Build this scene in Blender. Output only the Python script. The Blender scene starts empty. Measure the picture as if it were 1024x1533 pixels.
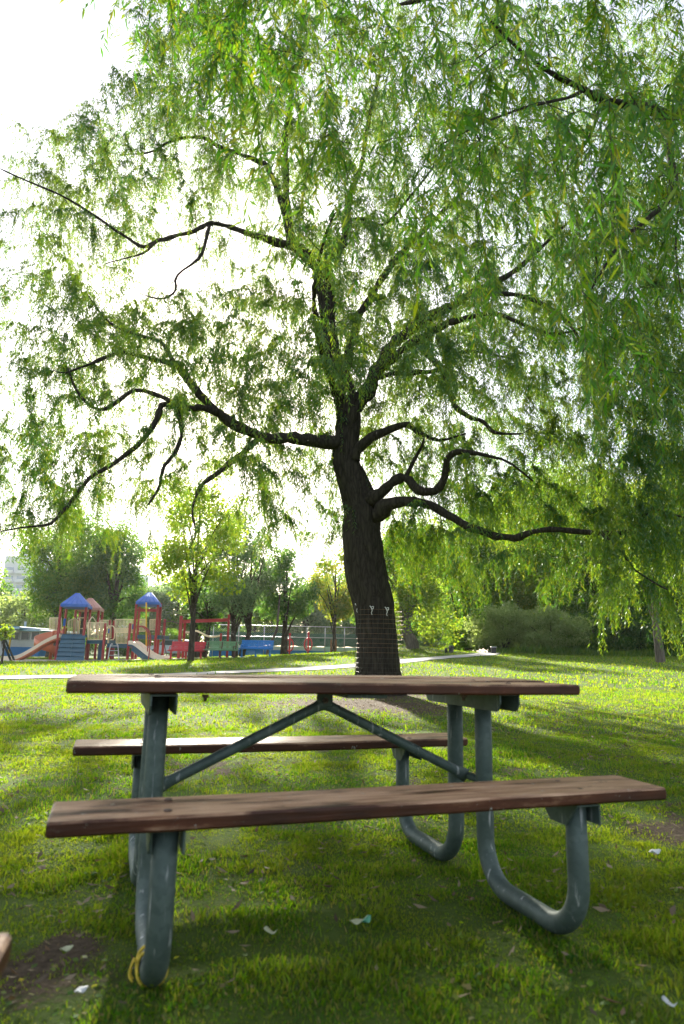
import bpy, math, random
import numpy as np
from mathutils import Vector, Matrix

rng = np.random.default_rng(11)
random.seed(5)
scene = bpy.context.scene
COL = scene.collection
PI = math.pi

# ------------------------------------------------------------------ camera model (24 mm lens, portrait)
F, PITCH, ROLL, CH = 1022.0, 0.202, 0.020, 0.863
CP, SP, CR, SR = math.cos(PITCH), math.sin(PITCH), math.cos(ROLL), math.sin(ROLL)

def at(px, py, Y):
    """world point that lies at distance Y in front of the camera and is seen at (px, py)"""
    u, v = px - 512.0, py - 766.5
    u0, v0 = CR * u + SR * v, -SR * u + CR * v
    t = Y / (CP + SP * v0 / F)
    return np.array([u0 / F * t, Y, CH + (SP - CP * v0 / F) * t])

def ss(a, b, x):
    t = np.clip((x - a) / (b - a), 0, 1)
    return t * t * (3 - 2 * t)

def vnoise(x, y, s, seed=0):
    x = np.asarray(x, float) / s; y = np.asarray(y, float) / s
    xi, yi = np.floor(x), np.floor(y)
    fx, fy = x - xi, y - yi
    fx, fy = fx * fx * (3 - 2 * fx), fy * fy * (3 - 2 * fy)
    def h(a, b):
        n = np.sin(a * 127.1 + b * 311.7 + seed * 74.7) * 43758.5453
        return n - np.floor(n)
    return (h(xi, yi) * (1 - fx) + h(xi + 1, yi) * fx) * (1 - fy) + (h(xi, yi + 1) * (1 - fx) + h(xi + 1, yi + 1) * fx) * fy

def gz(x, y):
    x = np.asarray(x, float); y = np.asarray(y, float)
    r = ss(13, 45, y)
    t = ss(-18, 8, x)
    z = r * (0.06 + 0.92 * t) + 0.42 * np.exp(-((x - 4.6) / 2.6) ** 2 - ((y - 47) / 5.0) ** 2)
    w = ss(3.5, 9, y)
    z = z + (vnoise(x, y, 2.7, 3) - .5) * 0.05 * w + (vnoise(x, y, 0.9, 4) - .5) * 0.022 * ss(0.5, 2, np.hypot(x, y))
    return z

WILLOW = at(567, 1040, 14.6)

def bare(x, y):
    """0 turf .. 1 bare soil"""
    x = np.asarray(x, float); y = np.asarray(y, float)
    b = 0.9 * np.exp(-((x - 0.45) / 1.5) ** 2 - ((y - 11.9) / 1.5) ** 2) * (0.5 + vnoise(x, y, .6, 9))
    b += 1.0 * np.exp(-((x - WILLOW[0]) / 1.1) ** 2 - ((y - WILLOW[1]) / 1.2) ** 2)
    b += 0.52 * np.exp(-((x + 0.85) / .34) ** 2 - ((y - 2.06) / .17) ** 2) * (.55 + .8 * vnoise(x, y, .1, 12))
    b += 0.8 * np.exp(-((x - 1.75) / .3) ** 2 - ((y - 3.65) / .25) ** 2)
    n = vnoise(x, y, .7, 5) * .3 + vnoise(x, y, .28, 6) * .4 + vnoise(x, y, .09, 7) * .45
    b += 0.62 * ss(.68, .98, n) * ss(14, 7, y)
    return np.clip(b, 0, 1)

# ------------------------------------------------------------------ object helpers
def link(o, parent=None):
    COL.objects.link(o)
    if parent is not None:
        o.parent = parent
    return o

def tag(o, label=None, cat=None, group=None, kind=None):
    if label: o["label"] = label
    if cat: o["category"] = cat
    if group: o["group"] = group
    if kind: o["kind"] = kind
    return o

def thing(name, loc, label, cat, group=None, rz=0.0):
    o = bpy.data.objects.new(name, None)
    o.empty_display_size = .2
    o.location = [float(c) for c in loc]
    o.rotation_euler = (0, 0, rz)
    link(o)
    return tag(o, label, cat, group)

def origin_of(parent):
    v = Vector((0, 0, 0))
    while parent is not None:
        v = v + parent.location
        parent = parent.parent
    return np.array(v)

def quads_mesh(name, V, Q, mat, smooth=False):
    me = bpy.data.meshes.new(name)
    V = np.asarray(V, np.float32); Q = np.asarray(Q, np.int32)
    k = Q.shape[1]
    me.vertices.add(len(V)); me.vertices.foreach_set("co", V.ravel())
    me.loops.add(Q.size); me.loops.foreach_set("vertex_index", Q.ravel())
    me.polygons.add(len(Q))
    me.polygons.foreach_set("loop_start", np.arange(0, Q.size, k, dtype=np.int32))
    me.polygons.foreach_set("loop_total", np.full(len(Q), k, np.int32))
    if smooth: me.polygons.foreach_set("use_smooth", np.ones(len(Q), bool))
    me.materials.append(mat)
    me.update(calc_edges=True)
    return me

def quads_obj(name, V, Q, mat, parent=None, smooth=False, local=False):
    V = np.asarray(V, float)
    if parent is not None and not local:
        V = V - origin_of(parent)
    return link(bpy.data.objects.new(name, quads_mesh(name, V, Q, mat, smooth)), parent)

class MB:
    """collects boxes, tubes and prisms; build() links them as one mesh object"""
    def __init__(self):
        self.v, self.f, self.s = [], [], []
    def add(self, V, Fc, smooth=False):
        n = len(self.v)
        self.v += [tuple(map(float, p)) for p in V]
        self.f += [tuple(i + n for i in q) for q in Fc]
        self.s += [smooth] * len(Fc)
        return self
    def box(self, a, b, bev=0.0):
        lo = np.minimum(a, b); hi = np.maximum(a, b)
        e = min(bev, .45 * float((hi - lo).min()))
        if e <= 0:
            V = [(x, y, z) for z in (lo[2], hi[2]) for y in (lo[1], hi[1]) for x in (lo[0], hi[0])]
            return self.add(V, [(0, 2, 3, 1), (4, 5, 7, 6), (0, 1, 5, 4), (2, 6, 7, 3), (0, 4, 6, 2), (1, 3, 7, 5)])
        V, idx = [], {}
        for sx in (0, 1):
            for sy in (0, 1):
                for sz in (0, 1):
                    c = np.array([(lo, hi)[s][i] for i, s in enumerate((sx, sy, sz))])
                    inn = np.array([1 - 2 * sx, 1 - 2 * sy, 1 - 2 * sz]) * e
                    for ax in range(3):
                        p = c + inn; p[ax] = c[ax]
                        idx[(sx, sy, sz, ax)] = len(V); V.append(p)
        Fc = []
        for ax in range(3):
            o1, o2 = [(1, 2), (0, 2), (0, 1)][ax]
            for s in (0, 1):
                def K(i, j):
                    k = [0, 0, 0]; k[ax] = s; k[o1] = i; k[o2] = j
                    return idx[(k[0], k[1], k[2], ax)]
                Fc.append((K(0, 0), K(1, 0), K(1, 1), K(0, 1)))
        for ax in range(3):
            o1, o2 = [(1, 2), (0, 2), (0, 1)][ax]
            for i in (0, 1):
                for j in (0, 1):
                    def K(s, a2):
                        k = [0, 0, 0]; k[ax] = s; k[o1] = i; k[o2] = j
                        return idx[(k[0], k[1], k[2], a2)]
                    Fc.append((K(0, o1), K(1, o1), K(1, o2), K(0, o2)))
        for sx in (0, 1):
            for sy in (0, 1):
                for sz in (0, 1):
                    Fc.append(tuple(idx[(sx, sy, sz, a)] for a in range(3)))
        return self.add(V, Fc)
    def tube(self, P, R, n=8, cap=True, smooth=True, closed=False):
        P = np.asarray(P, float); m = len(P)
        R = np.broadcast_to(np.asarray(R, float), (m,))
        T = np.gradient(P, axis=0) if m > 2 else np.array([P[1] - P[0]] * 2)
        if closed:
            T = np.roll(P, -1, 0) - np.roll(P, 1, 0)
        T /= np.linalg.norm(T, axis=1)[:, None] + 1e-12
        ref = np.array([0, 0, 1.0]) if abs(T[0][2]) < .9 else np.array([1.0, 0, 0])
        N = np.cross(T[0], ref); N /= np.linalg.norm(N)
        V = []
        ang = np.arange(n) * 2 * PI / n
        for i in range(m):
            N = N - T[i] * N.dot(T[i]); N /= np.linalg.norm(N) + 1e-12
            B = np.cross(T[i], N)
            V += list(P[i] + R[i] * (np.cos(ang)[:, None] * N + np.sin(ang)[:, None] * B))
        Fc = []
        for i in range(m if closed else m - 1):
            i2 = (i + 1) % m
            for j in range(n):
                k = (j + 1) % n
                Fc.append((i * n + j, i * n + k, i2 * n + k, i2 * n + j))
        if cap and not closed:
            Fc.append(tuple(range(n - 1, -1, -1))); Fc.append(tuple((m - 1) * n + j for j in range(n)))
        return self.add(V, Fc, smooth)
    def beam(self, a, b, w, h, up=(0, 0, 1)):
        a, b, up = (np.asarray(q, float) for q in (a, b, up))
        t = b - a; t /= np.linalg.norm(t)
        s = np.cross(t, up); s /= np.linalg.norm(s) + 1e-12
        q = np.cross(s, t)
        V = [p + s * i * w / 2 + q * j * h / 2 for p in (a, b) for (i, j) in ((-1, -1), (1, -1), (1, 1), (-1, 1))]
        return self.add(V, [(3, 2, 1, 0), (4, 5, 6, 7), (0, 1, 5, 4), (1, 2, 6, 5), (2, 3, 7, 6), (3, 0, 4, 7)])
    def build(self, name, mat, parent=None, local=False):
        V = np.asarray(self.v, float)
        if parent is not None and not local:
            V = V - origin_of(parent)
        me = bpy.data.meshes.new(name)
        me.from_pydata([tuple(p) for p in V], [], self.f)
        me.polygons.foreach_set("use_smooth", self.s)
        me.materials.append(mat)
        me.update()
        return link(bpy.data.objects.new(name, me), parent)

# ------------------------------------------------------------------ materials
def nmat(name):
    m = bpy.data.materials.new(name); m.use_nodes = True
    nt = m.node_tree; nt.nodes.clear()
    return m, nt, nt.nodes.new("ShaderNodeOutputMaterial")

def ramp(nt, cols, pos=None):
    r = nt.nodes.new("ShaderNodeValToRGB")
    e = r.color_ramp.elements
    n = len(cols)
    pos = pos or [i / (n - 1) for i in range(n)]
    while len(e) < n: e.new(.5)
    for i in range(n):
        e[i].position = pos[i]; e[i].color = (*cols[i], 1)
    return r

def noise(nt, vec, scale, detail=4, rough=.55):
    n = nt.nodes.new("ShaderNodeTexNoise")
    n.inputs["Scale"].default_value = scale; n.inputs["Detail"].default_value = detail
    n.inputs["Roughness"].default_value = rough
    if vec is not None: nt.links.new(vec, n.inputs["Vector"])
    return n

def mapping(nt, scale, kind="Object"):
    tc = nt.nodes.new("ShaderNodeTexCoord"); mp = nt.nodes.new("ShaderNodeMapping")
    mp.inputs["Scale"].default_value = scale
    nt.links.new(tc.outputs[kind], mp.inputs["Vector"])
    return mp.outputs["Vector"]

def mixc(nt, fac, a, b, mode="MIX"):
    m = nt.nodes.new("ShaderNodeMix"); m.data_type = "RGBA"; m.blend_type = mode
    for s, q in ((0, fac), (6, a), (7, b)):
        if hasattr(q, "links") or hasattr(q, "is_linked"): nt.links.new(q, m.inputs[s])
        elif s == 0: m.inputs[0].default_value = q
        else: m.inputs[s].default_value = (*q, 1)
    return m.outputs[2]

def leaf_mat(name, cols, tcols, trans=.5, gloss=.07, rough=.38, patch=None, pscale=.5):
    m, nt, out = nmat(name); L = nt.links
    g = nt.nodes.new("ShaderNodeNewGeometry")
    ri = g.outputs["Random Per Island"]
    r1, r2 = ramp(nt, cols), ramp(nt, tcols)
    L.new(ri, r1.inputs[0]); L.new(ri, r2.inputs[0])
    c1, c2 = r1.outputs[0], r2.outputs[0]
    if patch:
        n = noise(nt, g.outputs["Position"], pscale, 3)
        rr = ramp(nt, [(0, 0, 0), (1, 1, 1)], [.42, .62]); L.new(n.outputs[0], rr.inputs[0])
        c1 = mixc(nt, rr.outputs[0], c1, mixc(nt, .6, c1, patch[0]))
        c2 = mixc(nt, rr.outputs[0], c2, mixc(nt, .6, c2, patch[1]))
    d = nt.nodes.new("ShaderNodeBsdfDiffuse"); t = nt.nodes.new("ShaderNodeBsdfTranslucent")
    L.new(c1, d.inputs[0]); L.new(c2, t.inputs[0])
    x = nt.nodes.new("ShaderNodeMixShader"); x.inputs[0].default_value = trans
    L.new(d.outputs[0], x.inputs[1]); L.new(t.outputs[0], x.inputs[2])
    gl = nt.nodes.new("ShaderNodeBsdfGlossy"); gl.inputs["Roughness"].default_value = rough
    gl.inputs[0].default_value = (.8, .9, .85, 1)
    y = nt.nodes.new("ShaderNodeMixShader"); y.inputs[0].default_value = gloss
    L.new(x.outputs[0], y.inputs[1]); L.new(gl.outputs[0], y.inputs[2])
    L.new(y.outputs[0], out.inputs[0])
    return m

def pmat(name, col, rough=.5, metal=0.0, var=.18, scale=6.0, bump=0.0, spec=.5, dirt=None):
    m, nt, out = nmat(name); L = nt.links
    p = nt.nodes.new("ShaderNodeBsdfPrincipled")
    v = mapping(nt, (1, 1, 1))
    n = noise(nt, v, scale, 5)
    lo = tuple(c * (1 - var) for c in col); hi = tuple(min(1, c * (1 + var)) for c in col)
    r = ramp(nt, [lo, hi], [.3, .7]); L.new(n.outputs[0], r.inputs[0])
    c = r.outputs[0]
    if dirt:
        n2 = noise(nt, v, scale * .35, 6, .7)
        r2 = ramp(nt, [(0, 0, 0), (1, 1, 1)], [.5, .72]); L.new(n2.outputs[0], r2.inputs[0])
        mm = nt.nodes.new("ShaderNodeMath"); mm.operation = "MULTIPLY"; mm.inputs[1].default_value = .55
        L.new(r2.outputs[0], mm.inputs[0])
        c = mixc(nt, mm.outputs[0], c, dirt)
    L.new(c, p.inputs["Base Color"])
    p.inputs["Roughness"].default_value = rough; p.inputs["Metallic"].default_value = metal
    p.inputs["Specular IOR Level"].default_value = spec
    if bump:
        b = nt.nodes.new("ShaderNodeBump"); b.inputs["Strength"].default_value = bump; b.inputs["Distance"].default_value = .01
        L.new(n.outputs[0], b.inputs["Height"]); L.new(b.outputs[0], p.inputs["Normal"])
    L.new(p.outputs[0], out.inputs[0])
    return m

def bark_mat(name, dark, light, sc=1.0, bump=.9):
    m, nt, out = nmat(name); L = nt.links
    p = nt.nodes.new("ShaderNodeBsdfPrincipled"); p.inputs["Roughness"].default_value = .9
    p.inputs["Specular IOR Level"].default_value = .2
    v = mapping(nt, (9 * sc, 9 * sc, 1.7 * sc))
    n0 = noise(nt, v, .5, 3)
    vm = nt.nodes.new("ShaderNodeVectorMath"); vm.operation = "MULTIPLY_ADD"
    vm.inputs[1].default_value = (1.6, 1.6, 1.6); L.new(n0.outputs[1], vm.inputs[0]); L.new(v, vm.inputs[2])
    vo = nt.nodes.new("ShaderNodeTexVoronoi"); vo.feature = "DISTANCE_TO_EDGE"; vo.inputs["Scale"].default_value = 1.3
    L.new(vm.outputs[0], vo.inputs["Vector"])
    n = noise(nt, v, 3, 6, .7)
    r = ramp(nt, [dark, tuple((a + b) / 2 for a, b in zip(dark, light)), light], [0, .12, .5])
    L.new(vo.outputs["Distance"], r.inputs[0])
    c = mixc(nt, .5, r.outputs[0], mixc(nt, n.outputs[0], dark, light))
    L.new(c, p.inputs["Base Color"])
    b = nt.nodes.new("ShaderNodeBump"); b.inputs["Strength"].default_value = bump; b.inputs["Distance"].default_value = .03
    ad = nt.nodes.new("ShaderNodeMath"); ad.operation = "MULTIPLY_ADD"; ad.inputs[1].default_value = .25
    L.new(n.outputs[0], ad.inputs[0]); L.new(vo.outputs["Distance"], ad.inputs[2])
    L.new(ad.outputs[0], b.inputs["Height"]); L.new(b.outputs[0], p.inputs["Normal"])
    L.new(p.outputs[0], out.inputs[0])
    return m

def wood_mat(name):
    m, nt, out = nmat(name); L = nt.links
    p = nt.nodes.new("ShaderNodeBsdfPrincipled"); p.inputs["Specular IOR Level"].default_value = .32
    v = mapping(nt, (2.2, 8, 8)); v2 = mapping(nt, (3.2, 60, 60)); v3 = mapping(nt, (1, 1, 1))
    big, grain = noise(nt, v, 1.6, 6, .62), noise(nt, v2, 1.5, 6, .6)
    paint = ramp(nt, [(.026, .009, .004), (.065, .020, .008), (.12, .036, .015)], [.28, .52, .75]); L.new(big.outputs[0], paint.inputs[0])
    worn = ramp(nt, [(.21, .100, .050), (.56, .37, .235)], [.35, .7]); L.new(grain.outputs[0], worn.inputs[0])
    g = nt.nodes.new("ShaderNodeNewGeometry")
    sp = nt.nodes.new("ShaderNodeSeparateXYZ"); L.new(g.outputs["Normal"], sp.inputs[0])
    upm = nt.nodes.new("ShaderNodeMath"); upm.operation = "MULTIPLY_ADD"; upm.inputs[1].default_value = .27; upm.inputs[2].default_value = -.14
    L.new(sp.outputs[2], upm.inputs[0])
    ad = nt.nodes.new("ShaderNodeMath"); ad.operation = "ADD"; L.new(upm.outputs[0], ad.inputs[0]); L.new(big.outputs[0], ad.inputs[1])
    fr = ramp(nt, [(0, 0, 0), (1, 1, 1)], [.47, .64]); L.new(ad.outputs[0], fr.inputs[0])
    c = mixc(nt, fr.outputs[0], paint.outputs[0], worn.outputs[0])
    sp2 = noise(nt, v3, 26, 4, .75)
    fl = ramp(nt, [(0, 0, 0), (1, 1, 1)], [.655, .675]); L.new(sp2.outputs[0], fl.inputs[0])
    c = mixc(nt, fl.outputs[0], c, (.33, .34, .30))
    n4 = noise(nt, mapping(nt, (5, 9, 9)), 3, 4, .7)
    f4 = ramp(nt, [(0, 0, 0), (1, 1, 1)], [.66, .70]); L.new(n4.outputs[0], f4.inputs[0])
    c = mixc(nt, f4.outputs[0], c, (.07, .045, .03))
    L.new(c, p.inputs["Base Color"])
    rr = ramp(nt, [(.36,) * 3, (.60,) * 3]); L.new(grain.outputs[0], rr.inputs[0]); L.new(rr.outputs[0], p.inputs["Roughness"])
    b = nt.nodes.new("ShaderNodeBump"); b.inputs["Strength"].default_value = .45; b.inputs["Distance"].default_value = .004
    L.new(grain.outputs[0], b.inputs["Height"]); L.new(b.outputs[0], p.inputs["Normal"])
    L.new(p.outputs[0], out.inputs[0])
    return m

def steel_mat(name):
    m, nt, out = nmat(name); L = nt.links
    p = nt.nodes.new("ShaderNodeBsdfPrincipled"); p.inputs["Metallic"].default_value = .3
    v = mapping(nt, (1, 1, 1))
    vo = nt.nodes.new("ShaderNodeTexVoronoi"); vo.inputs["Scale"].default_value = 55; L.new(v, vo.inputs["Vector"])
    n = noise(nt, v, 7, 6, .65); n2 = noise(nt, mapping(nt, (30, 30, 3)), 2, 4)
    r = ramp(nt, [(.052, .078, .070), (.078, .112, .100), (.125, .165, .150)], [.25, .5, .8])
    a = nt.nodes.new("ShaderNodeMath"); a.operation = "MULTIPLY_ADD"; a.inputs[1].default_value = .18
    sep = nt.nodes.new("ShaderNodeSeparateColor"); L.new(vo.outputs["Color"], sep.inputs[0])
    L.new(sep.outputs[0], a.inputs[0]); L.new(n.outputs[0], a.inputs[2])
    a2 = nt.nodes.new("ShaderNodeMath"); a2.operation = "SUBTRACT"; a2.inputs[1].default_value = .08; L.new(a.outputs[0], a2.inputs[0])
    L.new(a2.outputs[0], r.inputs[0])
    f2 = ramp(nt, [(0, 0, 0), (1, 1, 1)], [.62, .72]); L.new(n2.outputs[0], f2.inputs[0])
    c = mixc(nt, f2.outputs[0], r.outputs[0], (.45, .47, .46))
    L.new(c, p.inputs["Base Color"])
    rr = ramp(nt, [(.52,) * 3, (.68,) * 3]); L.new(n.outputs[0], rr.inputs[0]); L.new(rr.outputs[0], p.inputs["Roughness"])
    b = nt.nodes.new("ShaderNodeBump"); b.inputs["Strength"].default_value = .12; b.inputs["Distance"].default_value = .003
    L.new(n.outputs[0], b.inputs["Height"]); L.new(b.outputs[0], p.inputs["Normal"])
    L.new(p.outputs[0], out.inputs[0])
    return m

def ground_mat():
    m, nt, out = nmat("turf"); L = nt.links
    p = nt.nodes.new("ShaderNodeBsdfPrincipled"); p.inputs["Roughness"].default_value = .95
    p.inputs["Specular IOR Level"].default_value = .15
    v = mapping(nt, (1, 1, 1))
    n1, n2, n3 = noise(nt, v, .35, 4), noise(nt, v, 3, 5, .65), noise(nt, v, 40, 5, .7)
    g = ramp(nt, [(.028, .055, .010), (.055, .105, .016), (.095, .13, .025)], [.3, .5, .75]); L.new(n2.outputs[0], g.inputs[0])
    g2 = mixc(nt, n1.outputs[0], g.outputs[0], (.085, .125, .018))
    s = ramp(nt, [(.030, .022, .014), (.085, .062, .040), (.15, .115, .075)], [.3, .52, .75]); L.new(n3.outputs[0], s.inputs[0])
    at_ = nt.nodes.new("ShaderNodeAttribute"); at_.attribute_name = "bare"
    a = nt.nodes.new("ShaderNodeMath"); a.operation = "MULTIPLY_ADD"; a.inputs[1].default_value = .5
    L.new(n3.outputs[0], a.inputs[0]); L.new(at_.outputs["Fac"], a.inputs[2])
    f = ramp(nt, [(0, 0, 0), (1, 1, 1)], [.42, .62]); L.new(a.outputs[0], f.inputs[0])
    c = mixc(nt, f.outputs[0], g2, s.outputs[0])
    L.new(c, p.inputs["Base Color"])
    b = nt.nodes.new("ShaderNodeBump"); b.inputs["Strength"].default_value = .8; b.inputs["Distance"].default_value = .03
    L.new(n3.outputs[0], b.inputs["Height"]); L.new(b.outputs[0], p.inputs["Normal"])
    L.new(p.outputs[0], out.inputs[0])
    return m

M = {}
HAZE = .00016
M["turf"] = ground_mat()
M["grass"] = leaf_mat("grass_blades", [(.013, .064, .004), (.026, .100, .005), (.044, .120, .006), (.095, .14, .014), (.26, .20, .10)],
                      [(.09, .26, .003), (.17, .40, .004), (.26, .48, .005), (.36, .50, .008), (.40, .33, .06)], .55, .02, .5,
                      ((.095, .135, .012), (.42, .47, .015)), 1.15)
M["willow_leaf"] = leaf_mat("willow_leaf", [(.012, .066, .034), (.020, .095, .034), (.036, .115, .026), (.070, .13, .014)],
                            [(.06, .22, .020), (.12, .30, .016), (.21, .36, .012), (.38, .38, .012)], .48, .045, .36, ((.050, .12, .018), (.29, .40, .010)), .35)
M["near_leaf"] = leaf_mat("willow_leaf_near", [(.018, .085, .008), (.032, .12, .009), (.052, .14, .010), (.11, .15, .012)],
                          [(.08, .28, .008), (.15, .40, .010), (.25, .46, .010), (.42, .44, .015)], .5, .035, .36)
M["bark"] = bark_mat("willow_bark", (.008, .007, .006), (.078, .066, .050))
M["bark_far"] = bark_mat("tree_bark", (.02, .016, .012), (.11, .09, .07), .7)
M["bark_pale"] = bark_mat("pale_bark", (.05, .042, .034), (.20, .17, .14), .7)
M["twig"] = pmat("twig_bark", (.055, .045, .028), .8)
M["wood"] = wood_mat("worn_painted_wood")
M["steel"] = steel_mat("galvanised_steel")
M["steel_light"] = pmat("bracket_steel", (.33, .36, .36), .45, .6, .2, 14)
M["bolt"] = pmat("rusty_bolt", (.14, .10, .08), .5, .7)
M["rope"] = pmat("yellow_rope", (.62, .47, .05), .8, 0, .25, 60, .4)
M["wire"] = pmat("guard_wire", (.07, .07, .065), .45, .8)
M["wire_lit"] = pmat("guard_wire_sunlit", (.30, .17, .09), .5, .4)  # grazing sunlight on the upper hoops, put into the wire colour
M["white"] = pmat("white_cloth", (.75, .75, .72), .7)
M["concrete"] = pmat("path_concrete", (.34, .325, .30), .85, 0, .14, 2.0, .2)
M["sand"] = pmat("play_sand", (.40, .36, .29), .95, 0, .2, 3, .3)
M["red"] = pmat("red_paint", (.36, .030, .030), .45, 0, .15, 3)
M["bench_red"] = pmat("red_bench_paint", (.55, .03, .045), .4, 0, .15, 3)
M["bench_green"] = pmat("green_bench_paint", (.14, .30, .15), .4, 0, .15, 3)
M["bench_blue"] = pmat("blue_bench_paint", (.02, .20, .58), .4, 0, .15, 3)
M["brown"] = pmat("brown_frame_paint", (.09, .035, .03), .5)
M["blue"] = pmat("blue_roof_plastic", (.030, .12, .45), .6, 0, .15, 2)
M["tan"] = pmat("tan_roof_plastic", (.48, .25, .19), .5, 0, .12, 2)
M["cream"] = pmat("cream_plastic", (.82, .68, .42), .45, 0, .08, 2)
M["slide"] = pmat("slide_plastic", (.82, .70, .54), .35, 0, .08, 2)
M["orange"] = pmat("orange_slide_plastic", (.52, .15, .06), .4, 0, .12, 2)
M["teal"] = pmat("teal_deck", (.035, .10, .15), .55, 0, .18, 3)
M["yellow"] = pmat("yellow_paint", (.70, .42, .03), .45)
M["pole_dark"] = pmat("dark_green_pole", (.02, .035, .032), .5)
M["alu"] = pmat("pale_metal", (.50, .50, .50), .4, .5)
M["house_wall"] = pmat("pale_block_wall", (.55, .56, .56), .85, 0, .08, 3)
M["house_blue"] = pmat("blue_wall_paint", (.025, .17, .42), .7, 0, .1, 2)
M["fascia"] = pmat("pale_blue_fascia", (.40, .56, .68), .6)
M["roof"] = pmat("blue_metal_roof", (.06, .22, .38), .5)
M["glass"] = pmat("dark_window_glass", (.06, .075, .085), .15, 0, .2, 2)
M["screen"] = pmat("green_windscreen_fabric", (.035, .14, .085), .8, 0, .2, 1.2)
M["tower"] = pmat("tower_concrete", (.52, .55, .60), .85, 0, .06, .2)  # washed-out haze of distance is put into the tower colours as paleness
M["tower_red"] = pmat("tower_pinkish_concrete", (.56, .47, .45), .85, 0, .06, .2)
M["tower_glass"] = pmat("tower_glass", (.26, .33, .42), .25, 0, .2, .3)
M["car"] = pmat("silver_car_paint", (.42, .46, .52), .25, .5, .05)
M["tyre"] = pmat("tyre_rubber", (.02, .02, .02), .8)
M["bin"] = pmat("black_bin", (.018, .02, .02), .5)
M["stake"] = pmat("brown_stake_wood", (.20, .10, .05), .8)
M["paper"] = pmat("litter_paper", (.52, .55, .57), .5)
M["shard"] = pmat("green_litter", (.10, .34, .22), .35)
M["pale_leaf"] = pmat("pale_dry_leaf", (.42, .45, .28), .6)
M["litter"] = leaf_mat("dry_leaf", [(.06, .042, .028), (.14, .10, .06), (.30, .24, .16), (.16, .095, .05)],
                       [(.10, .06, .03), (.2, .13, .06), (.28, .2, .1), (.2, .1, .04)], .2, .03, .55)
PAL = {
 "mid":    ([(.030, .085, .018), (.055, .12, .022), (.09, .145, .026)], [(.12, .28, .02), (.20, .38, .02), (.30, .42, .03)]),
 "dark":   ([(.022, .070, .022), (.040, .10, .028), (.07, .125, .03)], [(.08, .22, .03), (.14, .31, .03), (.22, .36, .03)]),
 "lime":   ([(.06, .12, .016), (.09, .15, .02), (.14, .18, .025)], [(.24, .44, .02), (.34, .50, .025), (.50, .54, .03)]),
 "yellow": ([(.06, .11, .02), (.14, .15, .025), (.22, .18, .03)], [(.2, .36, .02), (.34, .42, .03), (.52, .46, .03)]),
 "grey":   ([(.055, .095, .055), (.09, .13, .08), (.13, .17, .11)], [(.14, .24, .09), (.20, .32, .11), (.26, .36, .12)]),
 "olive":  ([(.12, .19, .055), (.18, .25, .085), (.25, .31, .13)], [(.30, .42, .09), (.38, .48, .11), (.42, .50, .14)]),
}
for k, (a, b) in PAL.items():
    M["leaf_" + k] = leaf_mat("leaves_" + k, a, b, .64, .03, .4)

# ------------------------------------------------------------------ world, sun, camera
SUN_PX = (330, 515)
sd = at(*SUN_PX, 100.0) - np.array([0, 0, CH]); sd /= np.linalg.norm(sd)
elev = math.asin(sd[2]); azim = math.atan2(sd[0], sd[1])
w = bpy.data.worlds.new("World"); scene.world = w; w.use_nodes = True
nt = w.node_tree
bg = nt.nodes["Background"]
sky = nt.nodes.new("ShaderNodeTexSky"); sky.sky_type = "NISHITA"; sky.sun_disc = False
sky.sun_elevation = elev; sky.sun_rotation = azim
sky.air_density = 1.0; sky.dust_density = 1.2; sky.ozone_density = 1.0
# thin bright overcast in front of the clear sky
veil = nt.nodes.new("ShaderNodeMix"); veil.data_type = "RGBA"; veil.inputs[0].default_value = .62
veil.inputs[7].default_value = (2.7, 2.65, 2.7, 1)
nt.links.new(sky.outputs[0], veil.inputs[6]); nt.links.new(veil.outputs[2], bg.inputs[0]); bg.inputs[1].default_value = .12
sl = bpy.data.lights.new("sun", "SUN"); sl.energy = 5.0; sl.angle = math.radians(1.2); sl.color = (1, .92, .78)
so = bpy.data.objects.new("sun", sl); link(so)
so.rotation_euler = Vector(sd).to_track_quat("Z", "Y").to_euler()

cam = bpy.data.cameras.new("camera"); co = bpy.data.objects.new("camera", cam); link(co)
cam.sensor_fit = "VERTICAL"; cam.sensor_height = 36.0; cam.sensor_width = 24.0
cam.lens = 36.0 * F / 1533.0
cam.clip_start = .05; cam.clip_end = 3000
fw = np.array([0, CP, SP]); up = np.array([0, -SP, CP]); rt = np.array([1.0, 0, 0])
r2 = CR * rt + SR * up; u2 = -SR * rt + CR * up
mat = Matrix(((r2[0], u2[0], -fw[0], 0), (r2[1], u2[1], -fw[1], 0), (r2[2], u2[2], -fw[2], CH), (0, 0, 0, 1)))
co.matrix_world = mat
cam.dof.use_dof = True; cam.dof.focus_distance = 14.0; cam.dof.aperture_fstop = 3.6
scene.camera = co
scene.view_settings.view_transform = "Standard"; scene.view_settings.look = "None"
scene.view_settings.exposure = 1.86; scene.view_settings.gamma = 1.0
scene.render.engine = "CYCLES"
cy = scene.cycles
cy.max_bounces = 7; cy.diffuse_bounces = 3; cy.glossy_bounces = 2; cy.transmission_bounces = 5; cy.transparent_max_bounces = 4
cy.use_denoising = True
cy.sample_clamp_indirect = 6.0
cy.caustics_reflective = False; cy.caustics_refractive = False

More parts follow.
